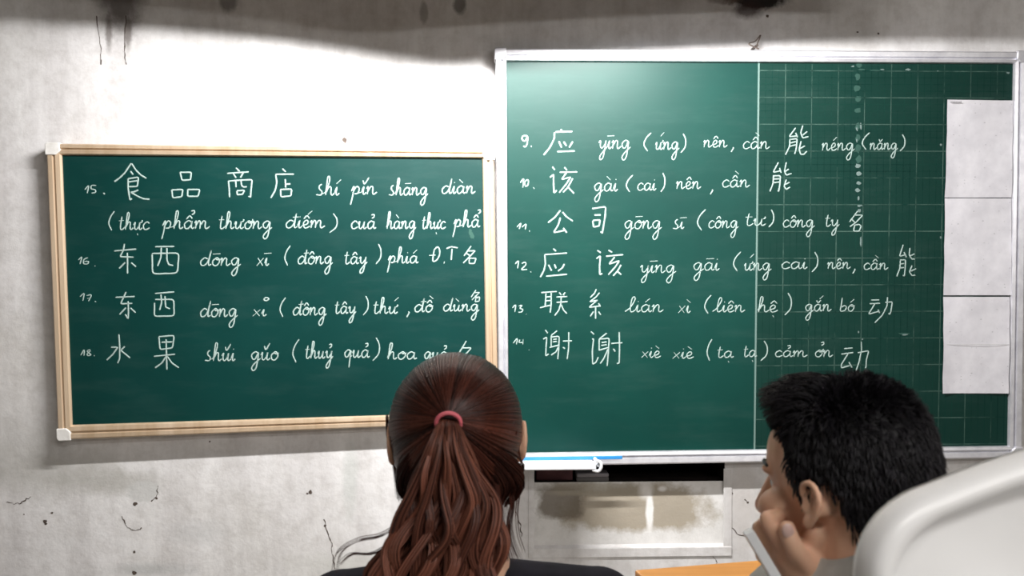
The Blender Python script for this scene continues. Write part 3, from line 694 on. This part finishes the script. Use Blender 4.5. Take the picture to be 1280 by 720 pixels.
# ------------------------------------------------------------------ desk and stools
WOODT = mat('orange_wood_laminate', (.62, .27, .06), .4); vary(WOODT, (.52, .21, .04), (.70, .32, .08), (3, 40, 40), 1, .3, .7)
STEEL = mat('dark_steel', (.05, .05, .055), .5, .5, .6); PLR = vary(mat('red_plastic', (.4, .03, .02), .4), (.35, .02, .015), (.45, .04, .03), (5, 5, 5))
zt = .752
def on_z(px, py, z): d = ray(px, py); return CAM + d*((z-CAM.z)/d.z)
A = on_z(793, 712, zt); B_ = on_z(945, 700, zt)
far = (B_-A); far.z = 0; far.normalize(); near = V((far.y, -far.x, 0))
root = empty('desk', (A.x, A.y, 0), 'orange wood-topped desk in front of the person leaning on one hand', 'desk')
W_, D_ = 1.1, .25
q = [A, A+far*W_, A+far*W_+near*D_, A+near*D_]
b = MB(); b.prism(q, V((0, 0, -1)), .028); b.build('desktop', WOODT, root, bevel=.003)
for u, v in ((.04, .04), (W_-.04, .04), (.04, D_-.04), (W_-.04, D_-.04)):
    p = A+far*u+near*v; b = MB(); b.tube([p-V((0, 0, .028)), V((p.x, p.y, 0))], .013, 10); b.build('leg', STEEL, root)
b = MB(); b.tube([A+far*.04+near*.04-V((0, 0, .06)), A+far*(W_-.04)+near*.04-V((0, 0, .06))], .01, 8); b.build('cross_rail', STEEL, root)

def stool(x, y, h, label):
    root = empty('stool', (x, y, 0), label, 'stool')
    b = MB(); b.box((x-.16, y-.16, h-.035), (x+.16, y+.16, h)); b.build('seat', PLR, root, bevel=.012)
    for sx in (-1, 1):
        for sy in (-1, 1):
            b = MB(); b.tube([V((x+sx*.13, y+sy*.13, h-.03)), V((x+sx*.17, y+sy*.17, 0))], [.02, .014], 8); b.build('leg', PLR, root)
    b = MB(); 
    for sx in (-1, 1): b.box((x+sx*.15-.008, y-.14, h*.45), (x+sx*.15+.008, y+.14, h*.45+.03))
    b.build('stretcher', PLR, root)

# ------------------------------------------------------------------ white plastic chair close to the viewer
YC = CAM.y+.70
root = empty('plastic_chair', (at(1360, 600, YC).x, YC, 0), 'white plastic chair under the young man, its back blurred in the lower right corner', 'chair')
WH = vary(mat('white_polypropylene', (.88, .88, .89), .35), (.86, .86, .87), (.9, .9, .91), (6, 6, 6))
cx = 1395
half = [(1068, 790), (1066, 740), (1067, 705), (1072, 682), (1084, 659), (1105, 637), (1135, 619), (1170, 607), (1210, 594), (1255, 580), (1300, 568), (1345, 560), (cx, 557)]
prof = [at(x, y, YC) for x, y in smooth_path([V((x, y, 0)) for x, y in half], 3) and [(p.x, p.y) for p in smooth_path([V((x, y, 0)) for x, y in half], 3)]]
mx = at(cx, 557, YC).x
full = prof + [V((2*mx-p.x, p.y, p.z)) for p in prof[-2::-1]]
zb = .31
full = [V((full[0].x+.015, YC+.03, zb))] + full + [V((full[-1].x-.015, YC+.03, zb))]
c0 = V((mx, YC, .86))
def ring(t, dy): return [V((c0.x+(p.x-c0.x)*t, p.y+dy+(p.x-c0.x)**2*-.5+.02*(1-t), c0.z+(p.z-c0.z)*(t if p.z > c0.z else 1))) for p in full]
sec = [(1.0, .018), (.985, .004), (.955, -.004), (.915, -.003), (.88, .006), (.865, .018), (.80, .020), (.72, .022), (.45, .024), (.15, .026), (.0, .026)]
rows = [ring(t, dy) for t, dy in sec]; back = [[p+V((0, .006, 0)) for p in r] for r in rows[::-1]]
allr = rows+back; k = len(full); b = MB()
b.add([p for r in allr for p in r], [(i*k+j, i*k+j+1, ((i+1) % len(allr))*k+j+1, ((i+1) % len(allr))*k+j) for i in range(len(allr)) for j in range(k-1)])
b.build('backrest_rim', WH, root, smooth=True)
b = MB(); b.box((mx-.22, YC+.03, .29), (mx+.22, YC+.38, .325)); b.build('seat', WH, root, bevel=.015)
for sx in (-1, 1):
    for yy, y2 in ((YC+.05, YC-.03), (YC+.35, YC+.39)):
        b = MB(); b.tube([V((mx+sx*.19, yy, .30)), V((mx+sx*.23, y2, 0))], [.03, .02], 10); b.build('leg', WH, root)
# ------------------------------------------------------------------ people
SKIN = mat('skin', (.62, .38, .27), .5, .4, Subsurface_Weight=.15, Subsurface_Scale=.006)
SKIN.node_tree.nodes['Principled BSDF'].inputs['Subsurface Radius'].default_value = (1, .35, .2)
vary(SKIN, (.70, .40, .27), (.80, .50, .35), (25, 25, 25), 1, .3, .7, .08, .001)
TEE = vary(mat('black_cotton', (.008, .008, .012), .9, .2), (.005, .005, .008), (.012, .011, .018), (30, 30, 30), 1, .3, .7, .3, .002)
GREY = vary(mat('light_grey_cotton', (.42, .42, .40), .9, .2), (.36, .36, .34), (.48, .48, .46), (30, 30, 30), 1, .3, .7, .3, .002)
JEANS = vary(mat('dark_trousers', (.02, .025, .04), .9, .2), (.015, .02, .03), (.03, .035, .05), (30, 30, 30))
EYEW = mat('eye', (.7, .68, .65), .2); IRIS = mat('iris', (.02, .01, .008), .2); LIPS = mat('lips', (.45, .18, .15), .45)
def hair_mat(name, c0, c1, rough, attr=True, spec=.5):
    m = mat(name, c0, rough, spec); a = nd(m, 'ShaderNodeAttribute'); a.attribute_name = 'tone'
    base(m, ramp(m, a.outputs['Fac'], [(0, c0), (1, c1)])); return m
HAIR_W = hair_mat('dark_brown_hair', (.014, .004, .003), (.13, .038, .024), .34, spec=.3)
HAIR_T = hair_mat('ponytail_hair', (.03, .009, .007), (.33, .12, .075), .40, spec=.35)
HAIR_B = hair_mat('black_hair', (.004, .0035, .005), (.014, .012, .017), .5, spec=.35)
def frame(fwd, up=V((0, 0, 1))):
    f = V(fwd).normalized(); l = up.cross(f).normalized(); u = f.cross(l).normalized()
    return Matrix((f, l, u)).transposed()      # columns f, l, u
def head(mb, c, R, ear_out=.0, es=.82, eu=-.012, hs=1.0):
    P = lambda f, l, u: c + R @ V((f*hs, l*hs, u*hs))
    E = lambda f, l, u, r: mb.ell(P(f, l, u), (r[0]*hs, r[1]*hs, r[2]*hs), R, 24, 18)
    E(-.012, 0, .028, (.090, .073, .080)); E(.012, 0, .03, (.074, .064, .076))
    E(.030, 0, -.035, (.052, .055, .070)); E(.056, 0, -.088, (.028, .027, .024)); E(.052, 0, -.06, (.038, .036, .034))
    for s in (-1, 1):
        mb.chain([P(.004, s*.048, -.046), P(.026, s*.044, -.078), P(.055, s*.024, -.1)], [.014, .014, .014])
        E(.053, s*.040, -.022, (.028, .024, .022)); E(.052, s*.036, -.05, (.028, .022, .024))
        E(.064, s*.028, .021, (.014, .024, .009))
        # ear: thin plate in the hollow, raised rim all round, inner fold, lobe
        e = lambda f, l, u: P(-.008+f*es, s*(.067+ear_out+l), eu+u*es)
        mb.ell(e(-.003, .0015, .002), (.013*es, .004, .024*es), R, 14, 10)
        k_ = max(.0032, .0052*es)
        mb.tube(smooth_path([e(.010, .007, .000), e(.006, .006, .006), e(.012, .006, .016), e(.008, .010, .028), e(-.006, .013, .034), e(-.018, .014, .024), e(-.021, .014, .004), e(-.014, .013, -.014), e(-.003, .011, -.026), e(.006, .008, -.030), e(.010, .006, -.020)]), k_, 8)
        mb.tube(smooth_path([e(-.004, .009, .020), e(-.012, .010, .008), e(-.011, .010, -.006), e(-.002, .009, -.015)]), k_*.7, 8)
        mb.ell(e(.002, .009, -.026), (.009*es, .005, .010*es), R, 12, 8)
        mb.ell(e(.010, .007, -.004), (.004, .004, .006), R, 10, 8)
        mb.chain([e(-.012, -.008, .016), e(-.014, -.006, -.006)], [.009, .009])
    mb.chain([P(.080, 0, .012), P(.094, 0, -.012), P(.104, 0, -.030)], [.009, .010, .011])
    for s in (-1, 1): E(.094, s*.011, -.033, (.011, .008, .008))
    E(.084, 0, -.057, (.012, .021, .006)); E(.082, 0, -.068, (.012, .018, .007)); E(.078, 0, -.05, (.012, .02, .012))
def face_bits(c, R, root, brow, hs=1.0):
    P = lambda f, l, u: c + R @ V((f*hs, l*hs, u*hs))
    for s in (-1, 1):
        b = MB(); b.ell(P(.058, s*.031, .004), .0108); o = b.build('eye', EYEW, root, smooth=True)
        b = MB(); b.ell(P(.0663, s*.031, .004), (.0045, .0058, .0058), R); b.build('iris', IRIS, o, smooth=True)
        b = MB(); b.tube(smooth_path([P(.080, s*.014, .022), P(.078, s*.032, .028), P(.062, s*.05, .024)]), [.002]+[.003]*11+[.0015], 6); b.build('eyebrow', brow, root)
def hair_strands(name, strands, rad, m, root, sides=3, stuff=True):
    b_v = []; b_f = []; tone = []
    for pts, t in strands:
        n0 = len(b_v); L = len(pts); u = (pts[1]-pts[0]).cross(V((.3, .2, 1))).normalized()
        for i, p in enumerate(pts):
            d = (pts[min(i+1, L-1)]-pts[max(i-1, 0)]).normalized(); u = (u-d*u.dot(d))
            if u.length < 1e-6: u = d.orthogonal()
            u.normalize(); w_ = d.cross(u); r = rad*(1-.75*(i/(L-1))**3)
            for k in range(sides):
                a = 2*math.pi*k/sides; b_v.append(tuple(p+(u*math.cos(a)+w_*math.sin(a))*r)); tone.append(t if not hasattr(t, '__len__') else t[0]+(t[1]-t[0])*i/(L-1))
        b_f += [(n0+i*sides+k, n0+i*sides+(k+1) % sides, n0+(i+1)*sides+(k+1) % sides, n0+(i+1)*sides+k) for i in range(L-1) for k in range(sides)]
    me = bpy.data.meshes.new(name); me.from_pydata(b_v, [], b_f); me.materials.append(m)
    at_ = me.attributes.new('tone', 'FLOAT', 'POINT'); at_.data.foreach_set('value', tone)
    for p in me.polygons: p.use_smooth = True
    o = bpy.data.objects.new(name, me); COL.objects.link(o)
    if root: o.parent = root; me.transform(world_of(root).inverted())
    if stuff: o['kind'] = 'stuff'
    return o
def finger(mb, pts, r): mb.chain(smooth_path(pts, 2), [r*(1-.03*i) for i in range(2*(len(pts)-1)+1)])

# ---------- the woman with the ponytail
YW = -1.49
hc = at(571, 541, YW)                       # between the eyes' height and ears, middle of the head
RW = frame(V((-.07, 1, -.03)))
wr = empty('person', (hc.x, hc.y, 0), 'woman seen from behind with long reddish brown ponytail and black t-shirt', 'person')
mb = MB(); head(mb, hc, RW, .014, .84, -.014, .92)
neck0 = hc+V((0, -.015, -.05)); nb = V((hc.x+.012, hc.y-.025, hc.z-.155))
mb.chain([neck0, hc+V((.006, -.02, -.10)), nb, nb+V((0, .0, -.05))], [.058, .052, .056, .066])
zs = nb.z-.042
sh = [V((hc.x+.018+s*.165, nb.y, zs-.03)) for s in (-1, 1)]
hip = V((hc.x, nb.y-.03, .40)); chest = V((hc.x, nb.y, zs-.13))
def torso(mb, k=0., fem=True):
    mb.chain([V((hc.x, nb.y, zs-.02)), sh[0]], [.055+k, .046+k]); mb.chain([V((hc.x, nb.y, zs-.02)), sh[1]], [.055+k, .046+k])
    mb.ell(chest, (.165+k, .095+k, .16)); mb.ell(chest+V((0, .01, -.17)), (.13+k, .085+k, .16)); mb.ell(hip+V((0, 0, .06)), (.165+k, .115+k, .13))
    mb.ell(chest+V((0, 0, .06)), (.16+k, .085+k, .10))
torso(mb)
arms = []
for i, s in enumerate((-1, 1)):
    el = sh[i]+V((s*.05, .06, -.27)); wrst = V((hc.x+s*.07, nb.y+.29, .56)); arms.append((el, wrst))
    mb.chain([sh[i], sh[i].lerp(el, .5), el, el.lerp(wrst, .5), wrst], [.046, .042, .036, .034, .024])
    palm = wrst+V((-s*.01, .045, .0)); mb.ell(palm, (.036, .045, .014))
    for f in range(4): a = palm+V(((f-1.5)*.019, .035, 0)); finger(mb, [a, a+V((0, .03-.004*abs(f-1), .004)), a+V((0, .055-.006*abs(f-1), -.008)), a+V((0, .068-.006*abs(f-1), -.022))], .0082)
    a = palm+V((-s*.03, -.01, 0)); finger(mb, [a, a+V((-s*.018, .022, 0)), a+V((-s*.022, .045, -.004))], .0095)
knees = []
for s in (-1, 1):
    k_ = V((hc.x-.02+s*.10, nb.y+.40, .46)); ft = V((hc.x-.02+s*.10, nb.y+.38, .07)); knees.append((k_, ft))
    mb.chain([hip+V((s*.09, 0, 0)), (hip+V((s*.09, 0, 0))).lerp(k_, .5), k_, k_.lerp(ft, .4), ft], [.085, .074, .055, .05, .034])
    mb.ell(ft+V((0, .06, -.035)), (.042, .11, .032))
remeshed(mb, 'body', SKIN, .0034, wr)
mb = MB(); torso(mb, .009)
for i, s in enumerate((-1, 1)): mb.chain([sh[i], sh[i].lerp(arms[i][0], .62)], [.056, .054])
# collar rising at the back of the neck
mb.tube([V((nb.x, nb.y+.004, zs-.004)), V((nb.x, nb.y+.002, zs+.022))], [.10, .069], 28)
TS = remeshed(mb, 't_shirt', TEE, .005, wr); 
mb = MB(); mb.ell(hip+V((0, 0, .0)), (.178, .128, .11))
for k_, ft in knees:
    s = 1 if k_.x > hc.x else -1; h0 = hip+V((s*.09, 0, 0)); mb.chain([h0, h0.lerp(k_, .5), k_, k_.lerp(ft, .5), ft+V((0, 0, .03))], [.094, .083, .064, .058, .052])
remeshed(mb, 'trousers', JEANS, .007, wr)
face_bits(hc, RW, wr, HAIR_B, .92)
stool(hc.x, hip.y, .30, 'red plastic stool the woman sits on')
# hair: cap pulled back to the tie, and the tail
T = at(560, 524, YW-.106)
cc = hc+V((-.001, -.004, .013)); rc = V((.0845, .106, .090))
def cap_pt(d, k=1.0):
    d = d.normalized(); r = 1/math.sqrt((d.x/rc.x)**2+(d.y/rc.y)**2+(d.z/(rc.z if d.z > 0 else .118))**2)
    p = cc+d*r*k
    # the nape narrows into the neck, the crown stays full
    if p.z < cc.z-.03: p.x = cc.x+(p.x-cc.x)*(1-1.2*max(0, cc.z-.05-p.z))
    return p
Td = (T-cc).normalized()
mb = MB(); n, mseg = 48, 64
ax1 = Td.cross(V((1, 0, 0))).normalized(); ax2 = Td.cross(ax1)     # ax1 ~ up or down
if ax1.z < 0: ax1 = -ax1; ax2 = -ax2
def span(phi):   # how far the hair reaches from the tie for a direction round it (phi 0 up)
    c = math.cos(phi)
    return math.radians(128 if c > .3 else (128+(c-.3)*45 if c > -.35 else 98.7+(c+.35)*68))
vs = [cap_pt(Td, .985)]
for i in range(1, n+1):
    for j in range(mseg):
        ph = 2*math.pi*j/mseg; a = span(ph)*i/n
        d = Td*math.cos(a)+(ax1*math.cos(ph)+ax2*math.sin(ph))*math.sin(a)
        vs.append(cap_pt(d, .985))
fs = [(0, 1+j, 1+(j+1) % mseg) for j in range(mseg)]+[(1+i*mseg+j, 1+(i+1)*mseg+j, 1+(i+1)*mseg+(j+1) % mseg, 1+i*mseg+(j+1) % mseg) for i in range(n-1) for j in range(mseg)]
mb.add(vs, fs); cap = mb.build('hair', HAIR_W, wr, smooth=True)
rnd = random.Random(3)
S = []
for k in range(4200):
    ph = rnd.uniform(0, 2*math.pi); A_ = span(ph)*rnd.choice((1, 1, 1, rnd.uniform(.6, 1)))*rnd.uniform(.97, 1.03)
    lock = noise.noise(V((math.cos(ph)*4, math.sin(ph)*4, 1.7)))*.5+noise.noise(V((math.cos(ph)*14, math.sin(ph)*14, 5)))*.5
    lift = 1.0+rnd.uniform(-.004, .022)+lock*.022; pts = []
    bend = rnd.uniform(-.06, .06)
    for i in range(15):
        t = i/14; a = A_*(1-t)+.06*t; p2 = ph+bend*math.sin(t*3.1)
        d = Td*math.cos(a)+(ax1*math.cos(p2)+ax2*math.sin(p2))*math.sin(a)
        pts.append(cap_pt(d, lift-(lift-1.0)*t*t*.6))
    S.append((pts, min(1, max(0, .35+lock*.9+rnd.gauss(0, .22)))))
hair_strands('hair_strand', S, .0009, HAIR_W, cap)
# the tail
tail_c = [(560, 524, -.012, 9), (560, 534, -.026, 15), (560, 556, -.034, 24), (562, 587, -.036, 38), (566, 622, -.036, 56), (562, 655, -.038, 68), (556, 690, -.042, 78), (550, 730, -.048, 88), (546, 780, -.05, 84), (544, 830, -.05, 60), (543, 860, -.05, 34)]
TC = [(at(x, y, YW-.09+dy), hw*.00098) for x, y, dy, hw in tail_c]
cen = smooth_path([p for p, _ in TC], 4); wid = [p.x for p in smooth_path([V((h, 0, 0)) for _, h in TC], 4)]
S = []; S2 = []
for k in range(5200):
    u = rnd.uniform(-1, 1); v = rnd.uniform(-1, 1)
    if u*u+v*v > 1: v *= .4
    lock = int((u+1)*7)+3*int((v+1)*2); lr = random.Random(lock); la, lb_, lc_ = lr.uniform(0, 6.28), lr.uniform(.5, 1.6), lr.uniform(-.12, .12)
    pts = []; L = len(cen); stop = L if rnd.random() < .5 else rnd.randint(int(L*.6), L)
    fz = rnd.gauss(0, .0015); clump = lr.uniform(-.9, .9)
    for i in range(0, stop):
        t = i/(L-1); g = min(1, t*2.2)
        uu = u*(1-.18*g)+clump*.18*g+.15*g*math.sin(t*13*lb_+la)+lc_*g
        x = uu*wid[i]+fz*g; y = v*(.010+.016*min(1, t*2))+.010*g*math.sin(t*11*lb_+la*2)*1.0
        # falls over the nape, in front of the shirt
        pts.append(cen[i]+V((x, y, 0)))
    tn = lr.uniform(-.16, .22)+rnd.gauss(0, .16)
    if len(pts) > 3: S.append((pts, (max(0, .22+tn), max(0, .62+tn*1.6))))
hair_strands('ponytail', S, .0009, HAIR_T, wr)
# loose locks at the nape, sides and shoulder
S = []
for (pp, yy, n_, w_) in (([(622, 575), (634, 600), (640, 630), (636, 655), (640, 680), (648, 700)], -.06, 14, 6), ([(648, 560), (652, 585), (650, 610), (646, 640), (648, 668), (655, 690)], -.03, 5, 5),
                     ([(492, 540), (493, 570), (497, 600), (500, 625)], .0, 30, 5), ([(484, 520), (486, 545), (490, 562), (493, 575)], .0, 30, 4),
                     ([(520, 640), (480, 668), (450, 675), (425, 690), (418, 716)], -.12, 6, 6), ([(510, 660), (470, 690), (440, 692), (424, 705)], -.12, 6, 6),
                     ([(620, 600), (622, 640), (628, 675), (632, 700)], -.075, 60, 12), ([(640, 540), (628, 580), (618, 620), (620, 650)], -.055, 120, 14)):
    for k in range(n_):
        jx, jy = rnd.gauss(0, w_*.4), rnd.gauss(0, 2)
        S.append((smooth_path([at(x+jx*(.4+i*.25), y+jy, YW+yy) for i, (x, y) in enumerate(pp)], 4), rnd.uniform(0, .6)))
hair_strands('loose_strand', S, .0006, HAIR_W, cap)
# nape hair mass under the tie
S = []
for k in range(900):
    x0 = rnd.uniform(-1, 1); z = rnd.uniform(.0, 1)
    p0 = V((hc.x+.006+x0*.068, hc.y-.062+.02*x0*x0, hc.z-.085+z*.03)); p3 = T+V((x0*.006, .012, -.008))
    p1 = p0+V((x0*.012, -.02, .03)); 
    S.append((smooth_path([p0, p1, p1.lerp(p3, .5)+V((x0*.01, -.006+rnd.uniform(-.003, .003), 0)), p3], 4), rnd.uniform(0, .35)))
hair_strands('nape_hair', S, .0009, HAIR_W, cap)
# the pink tie
b = MB(); pts = []
for i in range(25):
    a = 2*math.pi*i/24; pts.append(at(560.5, 529, YW-.112)+V((math.cos(a)*.0145, -.010*math.sin(a)*.6+.0, .013*math.sin(a))))
b.tube(pts, .0026, 8, cap=False); b.build('hair_tie', mat('pink_elastic', (.75, .16, .2), .6), wr, smooth=True)

# ---------- the young man leaning his head on his hand
YB_ = -1.72
bc = at(1051, 609, YB_)
ph = math.radians(38)
RB_ = frame(V((-math.sin(ph), math.cos(ph), -.10)), V((.06, 0, 1)))
br = empty('person', (bc.x+.05, bc.y, 0), 'young man with short black hair in a grey shirt, cheek resting on his fist', 'person')
mb = MB(); head(mb, bc, RB_, .004, .72, -.010, .93)
LP = lambda f, l, u: bc+RB_ @ V((f, l, u))
nb2 = V((bc.x+.028, bc.y-.028, .900))
mb.chain([LP(-.03, 0, -.025), LP(-.022, 0, -.06), nb2, nb2+V((.005, -.005, -.06))], [.056, .050, .052, .060])
zs2 = nb2.z-.06; yaw = math.radians(20); D = V((math.cos(yaw), math.sin(yaw), 0)); Fw = V((-D.y, D.x, 0))
b0 = V((nb2.x+.02, nb2.y-.02, zs2-.01))
shb = [b0-D*.168+V((0, 0, -.03)), b0+D*.185+V((0, 0, -.03))]
hipb = V((b0.x+.02, b0.y+.0, .42)); chb = b0+V((0, 0, -.14)); Ry = Matrix.Rotation(yaw, 3, 'Z')
def torso2(mb, k=0.):
    for s_ in shb: mb.chain([b0+V((0, 0, -.01)), s_], [.058+k, .052+k])
    mb.ell(chb, (.18+k, .105+k, .17), Ry); mb.ell(chb+V((0, 0, -.17)), (.155+k, .10+k, .17), Ry); mb.ell(hipb+V((0, 0, .07)), (.165+k, .12+k, .14), Ry)
torso2(mb)
# left arm: elbow on the desk, fist under the cheek
wrist = at(1026, 745, YB_-.015); elb = V((wrist.x+.035, YB_+.16, zt+.045))
mb.chain([shb[0], shb[0].lerp(elb, .5), elb, elb.lerp(wrist, .55), wrist], [.05, .044, .036, .034, .026])
YH = YB_-.020
hp = lambda x, y, dy=0: at(x, y, YH+dy)
mb.chain([wrist, hp(1010, 716), hp(990, 694)], [.024, .023, .020])
mb.chain([hp(1000, 700, .0), hp(985, 690, .018), hp(968, 684, .03)], [.024, .022, .019]); mb.chain([hp(996, 712, .01), hp(976, 704, .02)], [.022, .018])
# four fingers: knuckles at the left, curling back in under the cheek
for i, (kx, ky, mx_, my_, tx, ty, dy) in enumerate(((967, 664, 959, 648, 972, 646, -.004), (958, 676, 949, 660, 962, 652, .012), (956, 688, 948, 674, 960, 664, .027), (958, 700, 951, 688, 962, 678, .040))):
    finger(mb, [hp(984, 692+i*3, dy*.8), hp(kx, ky, dy), hp(mx_, my_, dy), hp(tx, ty, dy+.012)], .0095-.0004*i)
# the thumb stands up along the jaw
finger(mb, [hp(1006, 706, -.016), hp(996, 690, -.024), hp(988, 674, -.024), hp(984, 661, -.020)], .0108)
# right arm resting on the desk edge
el2 = shb[1]+V((.05, .06, -.27)); wr2 = V((shb[1].x-.13, YB_+.14, .56))
mb.chain([shb[1], shb[1].lerp(el2, .5), el2, el2.lerp(wr2, .5), wr2], [.05, .045, .038, .036, .026])
pl2 = wr2+V((-.045, .01, -.008)); mb.ell(pl2, (.046, .038, .014))
for f in range(4): a = pl2+V((-.035, (f-1.5)*.019, 0)); finger(mb, [a, a+V((-.03, 0, .006)), a+V((-.055, 0, -.004)), a+V((-.068, 0, -.012))], .0085)
a = pl2+V((.0, -.03, 0)); finger(mb, [a, a+V((-.022, -.02, 0)), a+V((-.045, -.022, -.002))], .0098)
kb = []
for s in (-1, 1):
    h0 = hipb+D*s*.09; k_ = h0+V((.04, .38, .05)); ft = V((k_.x, k_.y-.02, .07)); kb.append((h0, k_, ft))
    mb.chain([h0, h0.lerp(k_, .5), k_, k_.lerp(ft, .4), ft], [.088, .076, .056, .052, .036]); mb.ell(ft+Fw*.06+V((0, 0, -.033)), (.045, .12, .034), Ry)
remeshed(mb, 'body', SKIN, .0026, br, 4)
b = MB(); b.ell(hp(985, 663.5, -.0295), (.0062, .0028, .0078), Matrix.Rotation(-.15, 3, 'Y')); b.build('thumbnail', mat('nail_pink', (.72, .5, .45), .3), br, smooth=True)
mb = MB(); torso2(mb, .010)
mb.chain([shb[0], shb[0].lerp(elb, .55)], [.062, .058]); mb.chain([shb[1], shb[1].lerp(el2, .55)], [.062, .058])
remeshed(mb, 'shirt', GREY, .005, br)
mb = MB(); cr = []
for i in range(41):
    a = 2*math.pi*i/40; d = V((math.cos(a), math.sin(a), 0)); zt_ = .960+.055*min(d.x, -.15)
    o = V((nb2.x+.004, nb2.y, zt_))
    cr += [o+d*.0625, o+d*.068+V((0, 0, .003)), o+d*.092+V((0, 0, -.030)), o+d*.150+V((0, 0, -.070)), o+d*.144+V((0, 0, -.078)), o+d*.086+V((0, 0, -.038))]
mb.add(cr, [(6*i+j, 6*i+(j+1) % 6, 6*i+6+(j+1) % 6, 6*i+6+j) for i in range(40) for j in range(6)])
mb.build('collar', GREY, br, smooth=True)
mb = MB(); mb.ell(hipb, (.178, .132, .12), Ry)
for h0, k_, ft in kb: mb.chain([h0, h0.lerp(k_, .5), k_, k_.lerp(ft, .5), ft+V((0, 0, .03))], [.097, .085, .066, .06, .054])
remeshed(mb, 'trousers', JEANS, .007, br)
face_bits(bc, RB_, br, HAIR_B, .93)
# the white strip by the hand
b = MB(); p0, p1 = hp(937, 666, -.020), hp(972, 724, -.032); t = (p1-p0).normalized(); s = t.cross(V((0, 1, 0)))*.0052
b.prism([p0-s, p1-s, p1+s, p0+s], V((0, 1, 0)), .012)
tag(b.build('paper_strip', PLW, bevel=.001), 'thin white strip held against the young man\'s fist', 'strip')
# short hair
cb = LP(-.014, 0, .032); rb3 = V((.0845, .0695, .077))
def skull(d, k=1.0, extra=0):      # d in head axes
    d = d.normalized(); r = 1/math.sqrt((d.x/rb3.x)**2+(d.y/rb3.y)**2+(d.z/(rb3.z if d.z > 0 else .108))**2); q = d*r*k
    return cb+RB_ @ q
def hairline(al):                  # lowest elevation of hair (deg) for azimuth from the face (deg)
    pts = [(0, 34), (30, 33), (45, 27), (56, 10), (64, -12), (72, -30), (79, -32), (87, -18), (98, -16), (108, -30), (118, -54), (130, -64), (160, -68), (180, -68)]
    al = abs(al)
    for (a, e), (a2, e2) in zip(pts, pts[1:]):
        if al <= a2: return e+(e2-e)*(al-a)/(a2-a)
    return -68
mb = MB(); vs = []; n, ms = 26, 72
for i in range(n+1):
    for j in range(ms):
        al = -180+360*j/ms; lo = hairline(al); el_ = lo+(90-lo)*i/n; a, e_ = math.radians(al), math.radians(el_)
        vs.append(skull(V((math.cos(a)*math.cos(e_), math.sin(a)*math.cos(e_), math.sin(e_))), .965 if i == 0 else 1.0+.03*min(1, i/4)))
mb.add(vs, [(i*ms+j, i*ms+(j+1) % ms, (i+1)*ms+(j+1) % ms, (i+1)*ms+j) for i in range(n) for j in range(ms)])
hb = mb.build('hair', HAIR_B, br, smooth=True)
S = []
while len(S) < 9000:
    z = rnd.uniform(-.9, 1); al = rnd.uniform(-180, 180); el_ = math.degrees(math.asin(z))
    if el_ < hairline(al): continue
    a, e_ = math.radians(al), math.radians(el_); d = V((math.cos(a)*math.cos(e_), math.sin(a)*math.cos(e_), math.sin(e_)))
    p = skull(d, 1.0); nrm = (RB_ @ V((d.x/rb3.x, d.y/rb3.y, d.z/rb3.z))).normalized()
    topn = max(0, min(1, (el_-15)/40)); front = max(0, math.cos(a))*topn
    clump = noise.noise(d*9); c2 = noise.noise(d*9+V((7, 3, 1)))
    ln_ = .0085+.006*topn+.036*front*front+.003*clump
    flow = RB_ @ V((.55*front*3.2+(-.25 if front < .1 else 0), .15*c2, -.9*(1-topn)-.35*front))
    tip = (nrm*(.45+.25*topn)*(1-.55*front)+flow*1.0+(RB_ @ V((clump*.35, c2*.4, clump*.2)))+V((rnd.gauss(0, .12), rnd.gauss(0, .12), rnd.gauss(0, .12)))).normalized()
    pts = [p-nrm*.003, p+nrm*ln_*.15+tip*ln_*.3, p+nrm*ln_*.18+tip*ln_*.75, p+nrm*ln_*.10+tip*ln_*1.2+V((0, 0, -.002))]
    S.append((smooth_path(pts, 2), min(1, max(0, .35+clump*.7+rnd.gauss(0, .2)))))
hair_strands('hair_strand', S, .0008, HAIR_B, hb)
